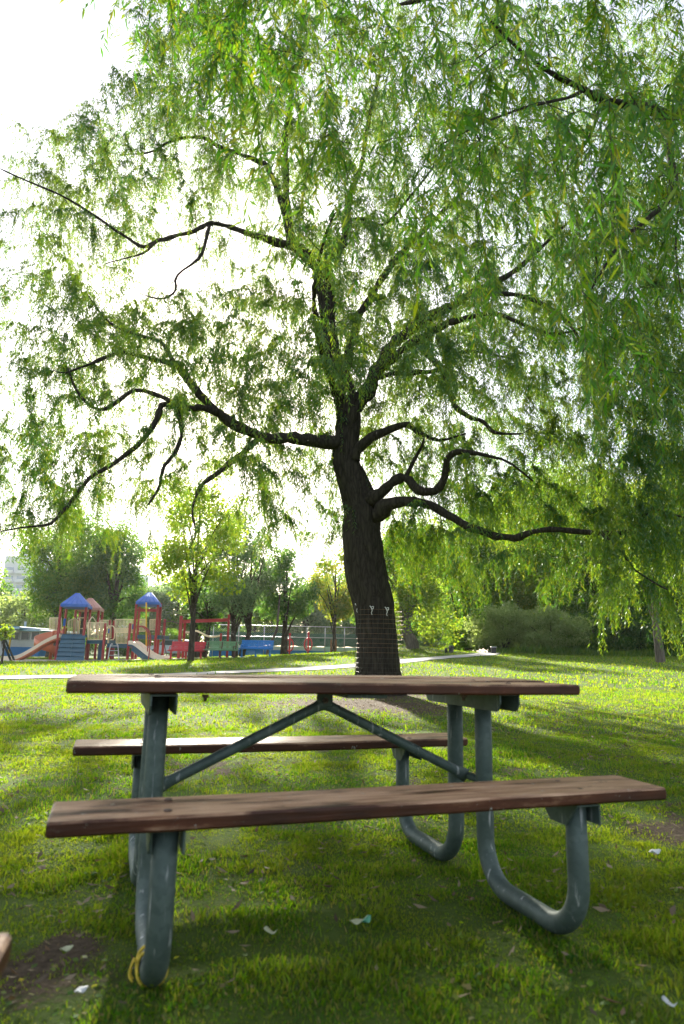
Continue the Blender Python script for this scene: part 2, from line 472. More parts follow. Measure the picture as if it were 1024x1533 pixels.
# ------------------------------------------------------------------ ground and paths
def spaced(lo, hi, n, k):
    t = np.linspace(-1 if lo < 0 else 0, 1, n)
    s = np.sinh(t * k) / math.sinh(k)
    return s * hi
xs = spaced(-1, 700, 301, 7.2)
ys = np.concatenate([-spaced(0, 300, 40, 5)[::-1][:-1], spaced(0, 1500, 360, 6.6)])
GX, GY = np.meshgrid(xs, ys)
V = np.stack([GX.ravel(), GY.ravel(), gz(GX, GY).ravel()], 1)
nx, ny = len(xs), len(ys)
I = (np.arange(ny - 1)[:, None] * nx + np.arange(nx - 1)[None]).ravel()
Q = np.stack([I, I + 1, I + 1 + nx, I + nx], 1)
ground = quads_obj("ground", V, Q, M["turf"], None, True)
tag(ground, "short green lawn with worn brown patches", "lawn", kind="structure")
a = ground.data.attributes.new("bare", "FLOAT", "POINT")
a.data.foreach_set("value", bare(V[:, 0], V[:, 1]).astype(np.float32))

def ribbon(name, pts, width, mat_, lift=.012):
    pts = np.asarray(pts, float)
    t = np.linspace(0, 1, len(pts)); tt = np.linspace(0, 1, 160)
    c = np.stack([np.interp(tt, t, pts[:, i]) for i in range(2)], 1)
    for _ in range(12):
        c[1:-1] = (c[:-2] + 2 * c[1:-1] + c[2:]) / 4
    d = np.gradient(c, axis=0); d /= np.linalg.norm(d, axis=1)[:, None]
    nrm = np.stack([-d[:, 1], d[:, 0]], 1)
    offs = np.linspace(-.5, .5, 7) * width
    P = c[:, None] + nrm[:, None] * offs[None, :, None]
    z = gz(P[..., 0], P[..., 1]) + lift
    Vv = np.concatenate([P, z[..., None]], 2).reshape(-1, 3)
    m, k = len(tt), 7
    J = (np.arange(m - 1)[:, None] * k + np.arange(k - 1)[None]).ravel()
    o = quads_obj(name, Vv, np.stack([J, J + 1, J + 1 + k, J + k], 1), mat_, None, True)
    return o, c
path, pc = ribbon("path", [(-40, 5), (-20, 13), (-9.2, 17.6), (-4.5, 21.5), (-.5, 26), (2.5, 30), (5.5, 34.5), (8, 38), (14, 58)], 1.25, M["concrete"], .02)
tag(path, "pale concrete footpath crossing the lawn behind the willow", "path", kind="structure")
sandp, sc_ = ribbon("play_area_ground", [(-45, 39), (-20, 38.5), (-14, 39.5), (-8, 41)], 6.5, M["sand"], .015)
tag(sandp, "sandy ground under the play structure", "ground", kind="structure")

def on_path(x, y):
    d = np.full(len(x), 1e9)
    for c in pc[::2]:
        d = np.minimum(d, np.hypot(x - c[0], y - c[1]))
    hit = d < .95
    d = np.full(len(x), 1e9)
    for c in sc_[::2]:
        d = np.minimum(d, np.hypot(x - c[0], y - c[1]))
    return hit | (d < 3.1)

# ------------------------------------------------------------------ grass blades
def blades(n, y0, y1, h, wd, spread=.66, margin=1.5):
    # uniform over a wedge in front of the camera
    y = np.sqrt(rng.random(n) * (y1 ** 2 - y0 ** 2) + y0 ** 2)
    x = (rng.random(n) * 2 - 1) * (spread * y + margin)
    b = bare(x, y)
    clump = vnoise(x, y, .23, 21) * .45 + vnoise(x, y, .07, 22) * .35 + vnoise(x, y, .9, 24) * .2
    keep = (rng.random(n) > b * 1.25) & (rng.random(n) < np.clip(-.22 + 1.65 * clump, .03, 1)) & ~on_path(x, y)
    x, y = x[keep], y[keep]
    n = len(x)
    hh = h * (.4 + rng.random(n) * 1.0) * (.35 + 1.5 * vnoise(x, y, .13, 23) ** 1.4) * (.7 + .6 * vnoise(x, y, .5, 25)) * (1 - .5 * bare(x, y))
    tall = rng.random(n) < .02
    hh[tall] *= 1.6
    ww = wd * (.6 + .8 * rng.random(n))
    th = rng.random(n) * 2 * PI
    lean = np.abs(rng.normal(0, .55, n)) + .15
    ld = rng.random(n) * 2 * PI
    z = gz(x, y) - .004
    B = np.stack([x, y, z], 1)
    side = np.stack([np.cos(th), np.sin(th), np.zeros(n)], 1) * ww[:, None] * .5
    dirv = np.stack([np.cos(ld) * np.sin(np.minimum(lean, 1.35)), np.sin(ld) * np.sin(np.minimum(lean, 1.35)), np.cos(np.minimum(lean, 1.35))], 1)
    mid = B + dirv * hh[:, None] * .55 + np.array([0, 0, .12]) * hh[:, None]
    tip = B + dirv * hh[:, None]
    Vv = np.stack([B - side, B + side, mid + side * .75, tip, mid - side * .75], 1)
    return Vv.reshape(-1, 3), n
chunks = [(400000, 1.0, 3.6, .021, .0040), (390000, 3.6, 8, .026, .0058), (220000, 8, 18, .034, .013), (160000, 18, 48, .06, .035)]
Vs, nb = [], 0
for c in chunks:
    v_, n_ = blades(*c)
    Vs.append(v_); nb += n_
V = np.concatenate(Vs)
base = np.arange(nb) * 5
Q5 = np.stack([base, base + 1, base + 2, base + 3, base + 4], 1)
go = quads_obj("grass", V, Q5, M["grass"])
tag(go, "short green grass growing on the lawn", "grass", kind="stuff")

# clover and broad weeds in the turf
def clover(n):
    y = np.sqrt(rng.random(n) * (7.0 ** 2 - 1.2 ** 2) + 1.2 ** 2)
    x = (rng.random(n) * 2 - 1) * (.62 * y + .5)
    k = (vnoise(x, y, .4, 31) > .52) & (rng.random(n) > bare(x, y))
    x, y = x[k], y[k]; n = len(x)
    s = .004 + .007 * rng.random(n)
    c = np.stack([x, y, gz(x, y) + .012 + .03 * rng.random(n)], 1)
    ang = rng.random(n) * 2 * PI
    nr = np.stack([rng.normal(0, .4, n), rng.normal(0, .4, n), np.ones(n)], 1); nr /= np.linalg.norm(nr, axis=1)[:, None]
    a = np.stack([np.cos(ang), np.sin(ang), np.zeros(n)], 1); b = np.cross(nr, a); b /= np.linalg.norm(b, axis=1)[:, None]; a = np.cross(b, nr)
    Vv = np.stack([c - a * s[:, None], c + b * s[:, None] * .95, c + a * s[:, None], c - b * s[:, None] * .8], 1).reshape(-1, 3)
    return Vv, np.arange(n * 4).reshape(-1, 4)
cv, cq = clover(30000)
tag(quads_obj("clover", cv, cq, M["grass"]), "low clover and broad-leaved weeds mixed into the lawn", "ground cover", kind="stuff")

def litter(n):
    y = np.sqrt(rng.random(n) * (13 ** 2 - 1.3 ** 2) + 1.3 ** 2)
    x = (rng.random(n) * 2 - 1) * (.6 * y + .4)
    k = rng.random(n) < .25 + .75 * (vnoise(x, y, .7, 41) > .55) + bare(x, y)
    x, y = x[k], y[k]; n = len(x)
    L = .008 + .022 * rng.random(n) ** 2; W = L * (.18 + .3 * rng.random(n))
    c = np.stack([x, y, gz(x, y) + .010 + .025 * rng.random(n)], 1)
    ang = rng.random(n) * 2 * PI
    nr = np.stack([rng.normal(0, .35, n), rng.normal(0, .35, n), np.ones(n)], 1); nr /= np.linalg.norm(nr, axis=1)[:, None]
    a = np.stack([np.cos(ang), np.sin(ang), np.zeros(n)], 1); b = np.cross(nr, a); b /= np.linalg.norm(b, axis=1)[:, None]; a = np.cross(b, nr)
    L, W = L[:, None], W[:, None]
    Vv = np.stack([c - a * L, c + b * W, c + a * L + nr * L * .3, c - b * W], 1).reshape(-1, 3)
    return Vv, np.arange(n * 4).reshape(-1, 4)
lv, lq = litter(20000)
tag(quads_obj("fallen_leaves", lv, lq, M["litter"]), "small dry tan leaves scattered over the lawn", "fallen leaves", kind="stuff")
# ------------------------------------------------------------------ willows
def smooth_path(P, n):
    P = np.asarray(P, float); m = len(P)
    t = np.linspace(0, m - 1, n); i = np.clip(t.astype(int), 0, m - 2); f = (t - i)[:, None]
    p0, p1, p2, p3 = P[np.maximum(i - 1, 0)], P[i], P[i + 1], P[np.minimum(i + 2, m - 1)]
    return .5 * (2 * p1 + (p2 - p0) * f + (2 * p0 - 5 * p1 + 4 * p2 - p3) * f ** 2 + (3 * p1 - p0 - 3 * p2 + p3) * f ** 3)

def bark_tube(P, R, n, amp, seed=0):
    P = np.asarray(P, float); m = len(P)
    T = np.gradient(P, axis=0); T /= np.linalg.norm(T, axis=1)[:, None]
    ang = np.arange(n) * 2 * PI / n
    N = np.array([1.0, 0, 0]); Vv = []
    s = np.concatenate([[0], np.cumsum(np.linalg.norm(np.diff(P, axis=0), axis=1))])
    for i in range(m):
        N = N - T[i] * N.dot(T[i]); N /= np.linalg.norm(N); B = np.cross(T[i], N)
        wob = .5 * vnoise(np.full(n, s[i]), ang, .25, seed + 5)
        cx, sx = np.cos(ang + wob) * 7, np.sin(ang + wob) * 7
        rid = np.abs(vnoise(cx + s[i] * 1.1, sx + s[i] * .7, 1.0, seed) - .5) * 2 + .5 * np.abs(vnoise(cx * 2 + s[i] * 2, sx * 2 - s[i] * 2, 1.0, seed + 1) - .5)
        lump = vnoise(np.cos(ang) * 1.5 + s[i], np.sin(ang) * 1.5 + s[i] * .6, 1.0, seed + 2) - .5
        r = R[i] * (1 + .10 * lump) + amp * (rid - .85)
        Vv.append(P[i] + r[:, None] * (np.cos(ang)[:, None] * N + np.sin(ang)[:, None] * B))
    Vv = np.concatenate(Vv)
    I = (np.arange(m - 1)[:, None] * n + np.arange(n)[None]).ravel()
    J = (np.arange(m - 1)[:, None] * n + (np.arange(n)[None] + 1) % n).ravel()
    return Vv, np.stack([I, J, J + n, I + n], 1)

def limb3d(pts, Y0, Y1):
    k = len(pts)
    return np.array([at(p[0], p[1], Y0 + (Y1 - Y0) * i / (k - 1)) for i, p in enumerate(pts)]), \
        np.array([p[2] * .5 / F * (Y0 + (Y1 - Y0) * i / (k - 1)) for i, p in enumerate(pts)])

def add_limb(mb, P, R, nodes, n=10, wob=.08):
    L = np.linalg.norm(np.diff(P, axis=0), axis=1).sum()
    m = max(6, int(L / .14))
    Q = smooth_path(P, m)
    r = np.interp(np.linspace(0, 1, m), np.linspace(0, 1, len(R)), R)
    for a in range(3):
        nz = rng.normal(0, 1, m); nz = np.convolve(np.pad(nz, 4, mode="edge"), np.ones(5) / 5, "same")[4:-4]
        nz[0] = 0
        Q[1:, a] += nz[1:] * wob * np.minimum(1, .3 + r[1:] * 4) * .8
    r = r * (1 + .13 * rng.normal(0, 1, m))
    mb.tube(Q, np.maximum(r, .004), n)
    nodes += list(zip(Q[2:], r[2:]))

def foliage(grid, cell, per, depth_fn, nodes, mb, lens, nstr, spacing, leaf_l, leaf_w, up_arch, twig_r, row0=0, pad=0.0, extra=()):
    """clusters of hanging strands drawn from a density grid, each twig grown from the nearest branch"""
    clus = []
    for r, row in enumerate(grid):
        cols = list(row)
        ext = [(c, d) for c, d in enumerate(cols)]
        if pad:
            ext += [(-1, cols[0] * pad), (16, cols[15] * pad), (17, cols[15] * pad * .8), (18, cols[15] * pad * .5)]
        for c, d in ext:
            k = d * per
            k = int(k) + (rng.random() < k - int(k))
            for _ in range(k):
                u, v = (c + rng.random()) * cell, (r + row0 + rng.random()) * cell
                Y = depth_fn(u, v)
                L = rng.uniform(*lens)
                if v > 760: L = min(L, lens[1] * .75)
                clus.append((at(u, v, Y) + np.array([0, 0, L * .5]), L))
    clus += [(p, rng.uniform(*lens)) for p in extra]
    NP = np.array([n[0] for n in nodes]); NR = np.array([n[1] for n in nodes])
    order = np.argsort([np.min(np.linalg.norm(NP - c[0], axis=1)) for c in clus])
    tops, outs, Ls = [], [], []
    for ci in order:
        c, L = clus[ci]
        dv = c - NP
        d = np.linalg.norm(dv, axis=1) + .6 * np.maximum(0, -dv[:, 2])
        j = int(np.argmin(d)); a = NP[j]
        dist = np.linalg.norm(c - a)
        midp = (a + c) / 2 + np.array([rng.normal(0, .10), rng.normal(0, .10), up_arch]) * min(dist, 2.0)
        t = np.linspace(0, 1, max(4, int(dist / .35) + 3))[:, None]
        path = (1 - t) ** 2 * a + 2 * t * (1 - t) * midp + t * t * c
        path[1:-1] += rng.normal(0, .055, path[1:-1].shape) * min(1.0, dist)
        r0 = min(NR[j] * .8, twig_r * (1 + .35 * dist))
        mb.tube(path, np.linspace(r0, twig_r * .35, len(path)), 4)
        NP = np.concatenate([NP, path[1:]]); NR = np.concatenate([NR, np.linspace(r0, twig_r * .4, len(path))[1:]])
        k = max(3, int(nstr * rng.uniform(.6, 1.4)))
        tt = 1 - np.abs(rng.normal(0, min(.45, .55 / max(dist, .3)), k)); tt = np.clip(tt, .05, 1)[:, None]
        pos = (1 - tt) ** 2 * a + 2 * tt * (1 - tt) * midp + tt * tt * c
        hd = c - a; hd[2] = 0; hd /= np.linalg.norm(hd) + 1e-6
        o = np.stack([rng.normal(0, 1, k), rng.normal(0, 1, k), np.zeros(k)], 1) * .75 + hd
        o /= np.linalg.norm(o, axis=1)[:, None] + 1e-6
        tops.append(pos); outs.append(o); Ls.append(L * rng.uniform(.45, 1.15, k))
    tops, outs, Ls = np.concatenate(tops), np.concatenate(outs), np.concatenate(Ls)
    S = len(tops)
    cnt = np.maximum(4, (Ls / spacing).astype(int))
    sid = np.repeat(np.arange(S), cnt)
    start = np.concatenate([[0], np.cumsum(cnt)[:-1]])
    kk = np.arange(len(sid)) - start[sid]
    reach = rng.uniform(.12, .42, S)
    ph = rng.random(S) * 6.28; wa = rng.uniform(.01, .05, S)
    upq = np.clip(rng.normal(.12, .33, S), 0, 1) * ss(CH + 2.6, CH + 5.0, tops[:, 2])
    def curve(s, i):
        e = 1 - np.exp(-s / .45)
        h = reach[i] * e + wa[i] * np.sin(ph[i] + s * 3.0)
        P = tops[i] + outs[i] * h[:, None]
        P[:, 0] += .035 * s * s
        P += outs[i] * (upq[i] * s * .75)[:, None]
        P[:, 2] += .10 * np.sin(np.minimum(s / .3, PI)) - np.maximum(0, s - reach[i] * e * .5) * (1 - .8 * upq[i])
        return P
    s = (kk + rng.random(len(sid))) / cnt[sid] * Ls[sid]
    P = curve(s, sid)
    n = len(P)
    lat = np.stack([rng.normal(0, 1, n), rng.normal(0, 1, n), rng.normal(0, .35, n)], 1)
    lat /= np.linalg.norm(lat, axis=1)[:, None]
    D = lat * rng.uniform(.35, .95, n)[:, None] + np.array([.05, 0, -1]) * rng.uniform(.45, 1.0, n)[:, None]
    D /= np.linalg.norm(D, axis=1)[:, None]
    W = np.cross(D, np.stack([rng.normal(0, 1, n), rng.normal(0, 1, n), rng.normal(0, 1, n)], 1)); W /= np.linalg.norm(W, axis=1)[:, None] + 1e-9
    ll = leaf_l * rng.uniform(.55, 1.25, n)[:, None]; ww = leaf_w * rng.uniform(.6, 1.2, n)[:, None] * .5
    bend = np.array([0, 0, -.10]) * ll
    V4 = np.stack([P, P + D * ll * .42 + W * ww, P + D * ll + bend, P + D * ll * .42 - W * ww], 1).reshape(-1, 3)
    return V4, np.arange(n * 4).reshape(-1, 4), (curve, S, Ls)

# ---- the big willow in the middle of the lawn
wt = thing("willow_tree", (WILLOW[0], WILLOW[1], float(gz(WILLOW[0], WILLOW[1]))),
           "large weeping willow with thick dark furrowed trunk inside a wire guard", "tree", "willow trees")
Y0 = 14.6
tpx = [(567, 1046, 98), (567, 1034, 76), (567, 1005, 64), (565, 960, 61), (559, 905, 62), (547, 850, 62), (542, 800, 59), (541, 762, 57), (530, 728, 49),
       (519, 694, 43), (517, 666, 41), (521, 640, 39), (520, 608, 40), (508, 568, 36), (497, 530, 31), (491, 490, 29), (489, 452, 28), (479, 408, 27)]
P, R = limb3d(tpx, Y0, Y0 + .1)
P[0][2] = float(gz(P[0][0], P[0][1])) - .12
nodes = []
m = 280
Pd, Rd = smooth_path(P, m), np.interp(np.linspace(0, 1, m), np.linspace(0, 1, len(R)), R)
TV, TQ = bark_tube(Pd, Rd, 110, .055)
nodes += list(zip(Pd[156:], Rd[156:] * .6))
lm = MB()
LIMBS = [
 # left of the trunk
 ([(505, 662, 22), (470, 658, 20), (435, 655, 19), (395, 656, 17), (378, 648, 16), (345, 630, 15), (318, 612, 14), (296, 592, 13), (280, 570, 12), (262, 545, 11), (225, 535, 8), (180, 528, 7), (140, 545, 5), (100, 560, 3)], 14.5, 12.6),
 ([(384, 660, 10), (365, 675, 9), (340, 695, 8), (318, 712, 7), (300, 726, 7), (292, 745, 4), (287, 770, 3.5), (293, 797, 3), (284, 822, 2)], 13.9, 12.6),
 ([(325, 618, 12), (300, 612, 11), (285, 612, 11), (265, 606, 10), (235, 592, 8), (200, 587, 7), (175, 603, 7), (150, 612, 6), (128, 602, 5), (112, 578, 4), (104, 550, 3)], 13.6, 12.2),
 ([(262, 608, 9), (243, 606, 9), (236, 625, 9), (215, 657, 8), (190, 678, 7.5), (160, 698, 7), (135, 714, 6.5), (112, 744, 6), (96, 764, 6), (72, 785, 5), (40, 787, 3), (0, 795, 2)], 13.4, 11.8),
 ([(262, 606, 8), (268, 628, 7), (271, 655, 6.5), (258, 684, 6), (244, 702, 5.5), (238, 730, 4), (224, 756, 3)], 13.4, 12.8),
 ([(262, 545, 8), (240, 512, 6), (200, 500, 5), (160, 480, 4), (130, 440, 2)], 13.0, 13.8),
 # upper left
 ([(482, 412, 22), (466, 390, 21), (448, 375, 19), (428, 366, 15), (395, 355, 12), (350, 342, 9), (325, 335, 8), (310, 335, 8), (290, 345, 7), (250, 356, 7), (232, 362, 7), (212, 368, 6), (180, 350, 5), (140, 322, 4), (90, 292, 3.5), (40, 270, 3), (0, 252, 2)], 14.6, 13.0),
 ([(315, 335, 6), (312, 352, 6), (300, 385, 5), (268, 412, 4.5), (262, 435, 3.5), (240, 448, 3), (210, 440, 2)], 14.0, 13.2),
 ([(232, 362, 5), (215, 378, 4), (190, 385, 3), (160, 395, 2)], 13.6, 13.2),
 ([(395, 244, 8), (360, 232, 7), (330, 222, 6.5), (308, 208, 6), (280, 205, 5), (250, 212, 4.5), (225, 228, 3.5), (180, 232, 2.5)], 15.2, 15.9),
 ([(395, 244, 9), (410, 268, 10), (420, 300, 12), (430, 330, 14), (436, 366, 14)], 15.2, 14.6),
 ([(440, 372, 12), (432, 320, 11), (428, 270, 10), (428, 200, 9), (436, 140, 7), (448, 80, 5), (452, 20, 3)], 14.6, 15.4),
 # centre and right crown leaders
 ([(480, 412, 22), (492, 392, 18), (510, 368, 14), (520, 335, 12), (526, 290, 10), (545, 230, 8), (560, 150, 6), (580, 60, 4)], 14.7, 15.6),
 ([(520, 330, 7), (545, 328, 6), (575, 335, 5), (610, 300, 4), (650, 250, 3)], 14.9, 14.0),
 ([(514, 640, 30), (530, 610, 26), (548, 588, 24), (562, 560, 22), (580, 525, 21), (605, 500, 19), (635, 480, 18), (668, 462, 16), (700, 442, 13), (750, 420, 10), (800, 380, 7), (850, 330, 4)], 14.6, 15.4),
 ([(566, 556, 15), (585, 540, 15), (604, 524, 14), (628, 507, 13), (655, 492, 12), (690, 478, 10), (740, 470, 8), (790, 490, 6), (840, 500, 4), (900, 480, 3)], 14.9, 13.0),
 ([(622, 505, 10), (632, 522, 11), (655, 545, 11), (668, 565, 10), (674, 590, 9), (680, 608, 8), (700, 622, 7), (725, 632, 6), (742, 648, 5), (780, 650, 3)], 14.9, 13.4),
 ([(556, 572, 8), (585, 560, 8), (620, 558, 8), (650, 555, 7), (672, 545, 6), (690, 528, 5), (720, 528, 4), (770, 540, 2)], 14.7, 13.6),
 ([(530, 690, 20), (540, 670, 18), (562, 652, 16), (590, 640, 14), (610, 636, 11), (632, 650, 8), (660, 660, 5), (700, 650, 3)], 14.5, 13.8),
 ([(552, 752, 22), (572, 738, 19), (592, 722, 15), (610, 718, 13), (628, 732, 14), (650, 734, 14), (664, 722, 12), (668, 700, 11), (672, 685, 9), (692, 676, 8), (720, 680, 6), (760, 690, 4), (800, 720, 2.5)], 14.4, 12.8),
 ([(606, 720, 7), (618, 695, 6), (632, 668, 5), (638, 650, 4)], 14.1, 13.8),
 ([(558, 772, 26), (575, 758, 22), (595, 753, 19), (625, 752, 17), (650, 760, 15), (680, 778, 13), (715, 795, 12), (750, 803, 11), (775, 803, 11), (800, 797, 10), (840, 795, 9), (890, 797, 8), (938, 796, 8), (955, 780, 6), (976, 762, 5), (1000, 768, 4), (1030, 776, 3)], 14.4, 11.8),
 ([(900, 798, 6), (925, 820, 4), (945, 850, 3.5), (975, 872, 2.5), (1000, 885, 2)], 12.2, 11.6),
 ([(700, 442, 9), (770, 440, 8), (830, 465, 7), (862, 500, 6), (880, 540, 5), (892, 575, 4), (925, 605, 3), (960, 630, 2)], 14.4, 11.8),
 # unseen from here: boughs that reach back and towards the viewer
 ([(514, 560, 16), (540, 470, 13), (600, 380, 10), (680, 300, 6), (760, 200, 3)], 14.7, 19.0),
 ([(505, 600, 14), (480, 520, 10), (470, 430, 7), (500, 320, 3)], 14.5, 10.0),
]
for pts, a, b in LIMBS:
    lp, lr = limb3d(pts, a, b)
    add_limb(lm, lp, lr, nodes, 10 if pts[0][2] > 9 else 7)
GRID = [
 "0004555543332222", "0005666543333333", "0046666654443333", "1566666655544444", "2666556766555555",
 "2554335787776555", "2431125888887766", "3575788888888888", "4677899888888888", "4555588788888888",  # cells around the sun's position thickened to shade the foreground lawn
 "5543356567888888", "5554324557888888", "3323214419888888", "0000000004333355", "0000000000000032"]
GRID = [[int(c) for c in r] for r in GRID]
def wdepth(u, v):
    dx = (u - 545) / F * 14.5
    Rr = math.sqrt(max(2.0, 7.4 ** 2 - dx * dx)) * .72
    y = 14.6 - 1.2 * abs(dx) / 7 + rng.uniform(-1, 1) * Rr
    if v > 690: y = max(y, 11.4)
    if 455 < u < 610 and v > 600: y = max(y, 15.3)
    if v > 180 and u < 900 and rng.random() < (.35 if 440 < u < 560 and v < 640 else .74):
        y = 14.4 + rng.random() * max(1.5, Rr) * .95
    return y
WV, WQ, _ = foliage(GRID, 64, 2.02, wdepth, nodes, lm, (.5, 1.5), 14, .025, .094, .0205, .16, .008, pad=.7)
n0 = len(TV)
LV = np.asarray(lm.v); 
o = quads_obj("trunk", TV, TQ, M["bark"], wt, True)
lm.build("limb", M["bark"], wt)
quads_obj("crown", WV, WQ, M["willow_leaf"], wt)
print("willow leaves", len(WQ))

# ---- the second willow, whose branches hang in from the upper right
gt = thing("willow_tree", (5.5, 4.6, float(gz(5.5, 4.6))), "weeping willow whose long bright green branches hang in close overhead at upper right", "tree", "willow trees")
nodes2 = []
tr = MB()
tp = smooth_path([(5.5, 4.6, -.1), (5.5, 4.6, .25), (5.4, 4.6, 1.6), (5.15, 4.7, 3.0), (4.6, 4.85, 4.3)], 60)
TV2, TQ2 = bark_tube(tp, np.interp(np.linspace(0, 1, 60), [0, .08, .5, 1], [.48, .36, .30, .22]), 48, .03, 7)
l2 = MB()
def wl(pts, r0, r1):
    add_limb(l2, np.array(pts, float), np.linspace(r0, r1, len(pts)), nodes2, 9, .035)
top = (4.6, 4.85, 4.3)
wl([top, tuple(at(1110, 225, 5.3)), tuple(at(1035, 163, 5.2)), tuple(at(1003, 172, 5.1)), tuple(at(965, 162, 5.0)), tuple(at(905, 150, 4.8)), tuple(at(872, 136, 4.7)), tuple(at(800, 95, 4.4)), tuple(at(720, 20, 4.2))], .075, .006)
l2_edge = 0
wl([tuple(at(1006, 172, 5.1)), tuple(at(1003, 212, 5.0)), tuple(at(1006, 255, 4.9)), tuple(at(1000, 300, 4.8)), tuple(at(975, 322, 4.7)), tuple(at(935, 355, 4.6)), tuple(at(905, 395, 4.5)), tuple(at(880, 440, 4.5))], .034, .006)
wl([tuple(at(1004.5, 235, 4.95)), tuple(at(1012, 265, 4.85)), tuple(at(1016, 310, 4.8)), tuple(at(1012, 370, 4.7)), tuple(at(1020, 440, 4.6))], .012, .004)
wl([tuple(at(900, 150, 4.8)), tuple(at(890, 190, 4.7)), tuple(at(862, 235, 4.6)), tuple(at(835, 270, 4.5))], .016, .005)
wl([tuple(at(872, 136, 4.7)), tuple(at(850, 145, 4.6)), tuple(at(790, 158, 4.4)), tuple(at(730, 180, 4.2)), tuple(at(660, 215, 4.0))], .016, .005)
wl([top, (3.6, 4.4, 5.6), (2.4, 4.1, 6.1), (1.2, 3.9, 6.1), (.2, 3.8, 5.8), (-.6, 3.75, 5.4), (-1.3, 3.7, 5.1)], .13, .015)
wl([(2.4, 4.1, 6.1), (1.9, 4.8, 6.8), (1.3, 5.6, 7.4), (.5, 6.2, 7.8)], .07, .015)
wl([top, (4.7, 4.5, 5.8), (4.4, 3.6, 7.2), (3.8, 3.0, 8.4), (3.2, 2.6, 9.2)], .14, .02)
wl([(4.7, 4.5, 5.8), (4.0, 2.6, 6.4), (2.6, 1.2, 6.6), (1.0, .3, 6.2), (-.6, -.3, 5.6)], .10, .015)
wl([(4.0, 2.6, 6.4), (4.2, .6, 6.2), (3.8, -1.4, 5.6), (3.2, -2.8, 4.8)], .07, .015)
wl([top, (5.2, 4.2, 6.2), (5.6, 3.6, 8.0)], .12, .02)
GRID2 = [
 "0004543324455443", "0001454323465432", "0000233223467544", "0000012322467665", "0000001212466665",
 "0000000112356665", "0000000001245543", "0000000000133332", "0000000000011221", "0000000000000111", "0000000000000001"]
GRID2 = [[int(c) for c in r] for r in GRID2]
SHADE_FOLIAGE = [np.array([rng.uniform(-4.5, 7.5), rng.uniform(-5.5, 3.0), rng.uniform(4.2, 7.8)]) for _ in range(330)]  # unseen foliage added above and behind the camera to shade the table
SHADE_FOLIAGE = [p for p in SHADE_FOLIAGE if p[2] - 1.3 > CH + 1.25 * max(p[1], 0) + .6]
def ndepth(u, v):
    if u < 520: return rng.uniform(3.0, 4.3)
    return rng.uniform(3.3, 6.6) if rng.random() < .88 else rng.uniform(2.4, 3.2)
NV, NQ, (curve, S, Ls) = foliage(GRID2, 64, .46, ndepth, nodes2, l2, (.5, 1.2), 5.5, .024, .098, .0165, .20, .006, pad=.8, extra=SHADE_FOLIAGE)
print("near leaves", len(NQ))
# thin stems of the hanging strands
K = 9
ii = np.repeat(np.arange(S), K)
sv = np.tile(np.linspace(0, .97, K), S) * Ls[ii]
C = curve(sv, ii).reshape(S, K, 3)
th = np.linspace(.0022, .0007, K)[None, :, None]
off = [np.array([1, 0, 0]), np.array([-.5, .87, 0]), np.array([-.5, -.87, 0])]
SV = np.stack([C + th * o_ for o_ in off], 2).reshape(-1, 3)
b0 = (np.arange(S)[:, None] * K + np.arange(K - 1)[None]).ravel() * 3
SQ = np.concatenate([np.stack([b0 + j, b0 + (j + 1) % 3, b0 + 3 + (j + 1) % 3, b0 + 3 + j], 1) for j in range(3)])
quads_obj("trunk", TV2, TQ2, M["bark"], gt, True)
l2.build("limb", M["bark"], gt)
quads_obj("twig", SV, SQ, M["twig"], gt)
quads_obj("crown", NV, NQ, M["near_leaf"], gt)

# ---- wire guard round the big willow's trunk
gd = thing("trunk_guard", (WILLOW[0], WILLOW[1], float(gz(WILLOW[0], WILLOW[1]))), "wire mesh cage tied round the trunk of the large willow", "tree guard")
wx, wy, wz = gd.location
wm = MB(); wm2 = MB()
def ring(z, rx, r, mbx):
    a_ = np.arange(40) * 2 * PI / 40
    mbx.tube(np.stack([wx + .005 + rx * np.cos(a_), wy + rx * np.sin(a_), np.full(40, wz + z)], 1), r, 4, closed=True)
for i in range(18):
    ring(.06 + i * .098 + .012 * math.sin(i * 5), .50, .0020, wm2 if i > 7 else wm)
for i in range(30):
    a_ = i * 2 * PI / 30
    p = np.array([wx + .505 * math.cos(a_), wy + .505 * math.sin(a_), wz])
    wm.tube([p, p + np.array([0, 0, 1.78])], .0022, 4)
wm.build("wire_mesh", M["wire"], gd); wm2.build("hoop", M["wire_lit"], gd)
for ax_, ztie in ((198, 1.80), (248, 1.74), (283, 1.72)):
    a_ = math.radians(ax_)
    c = np.array([wx + .515 * math.cos(a_), wy + .515 * math.sin(a_), wz + ztie])
    tb = MB()
    tb.tube(smooth_path([c + np.array(q) for q in ((-.03, 0, .05), (-.01, -.02, .02), (.015, -.02, -.04), (.0, -.02, -.09), (.015, -.01, -.13))], 12), np.linspace(.009, .006, 12), 6)
    tb.tube(smooth_path([c + np.array(q) for q in ((0, -.02, .03), (.04, -.02, .04), (.035, -.02, -.01), (0, -.02, 0))], 10), .008, 6)
    tb.build("tie", M["white"], gd)

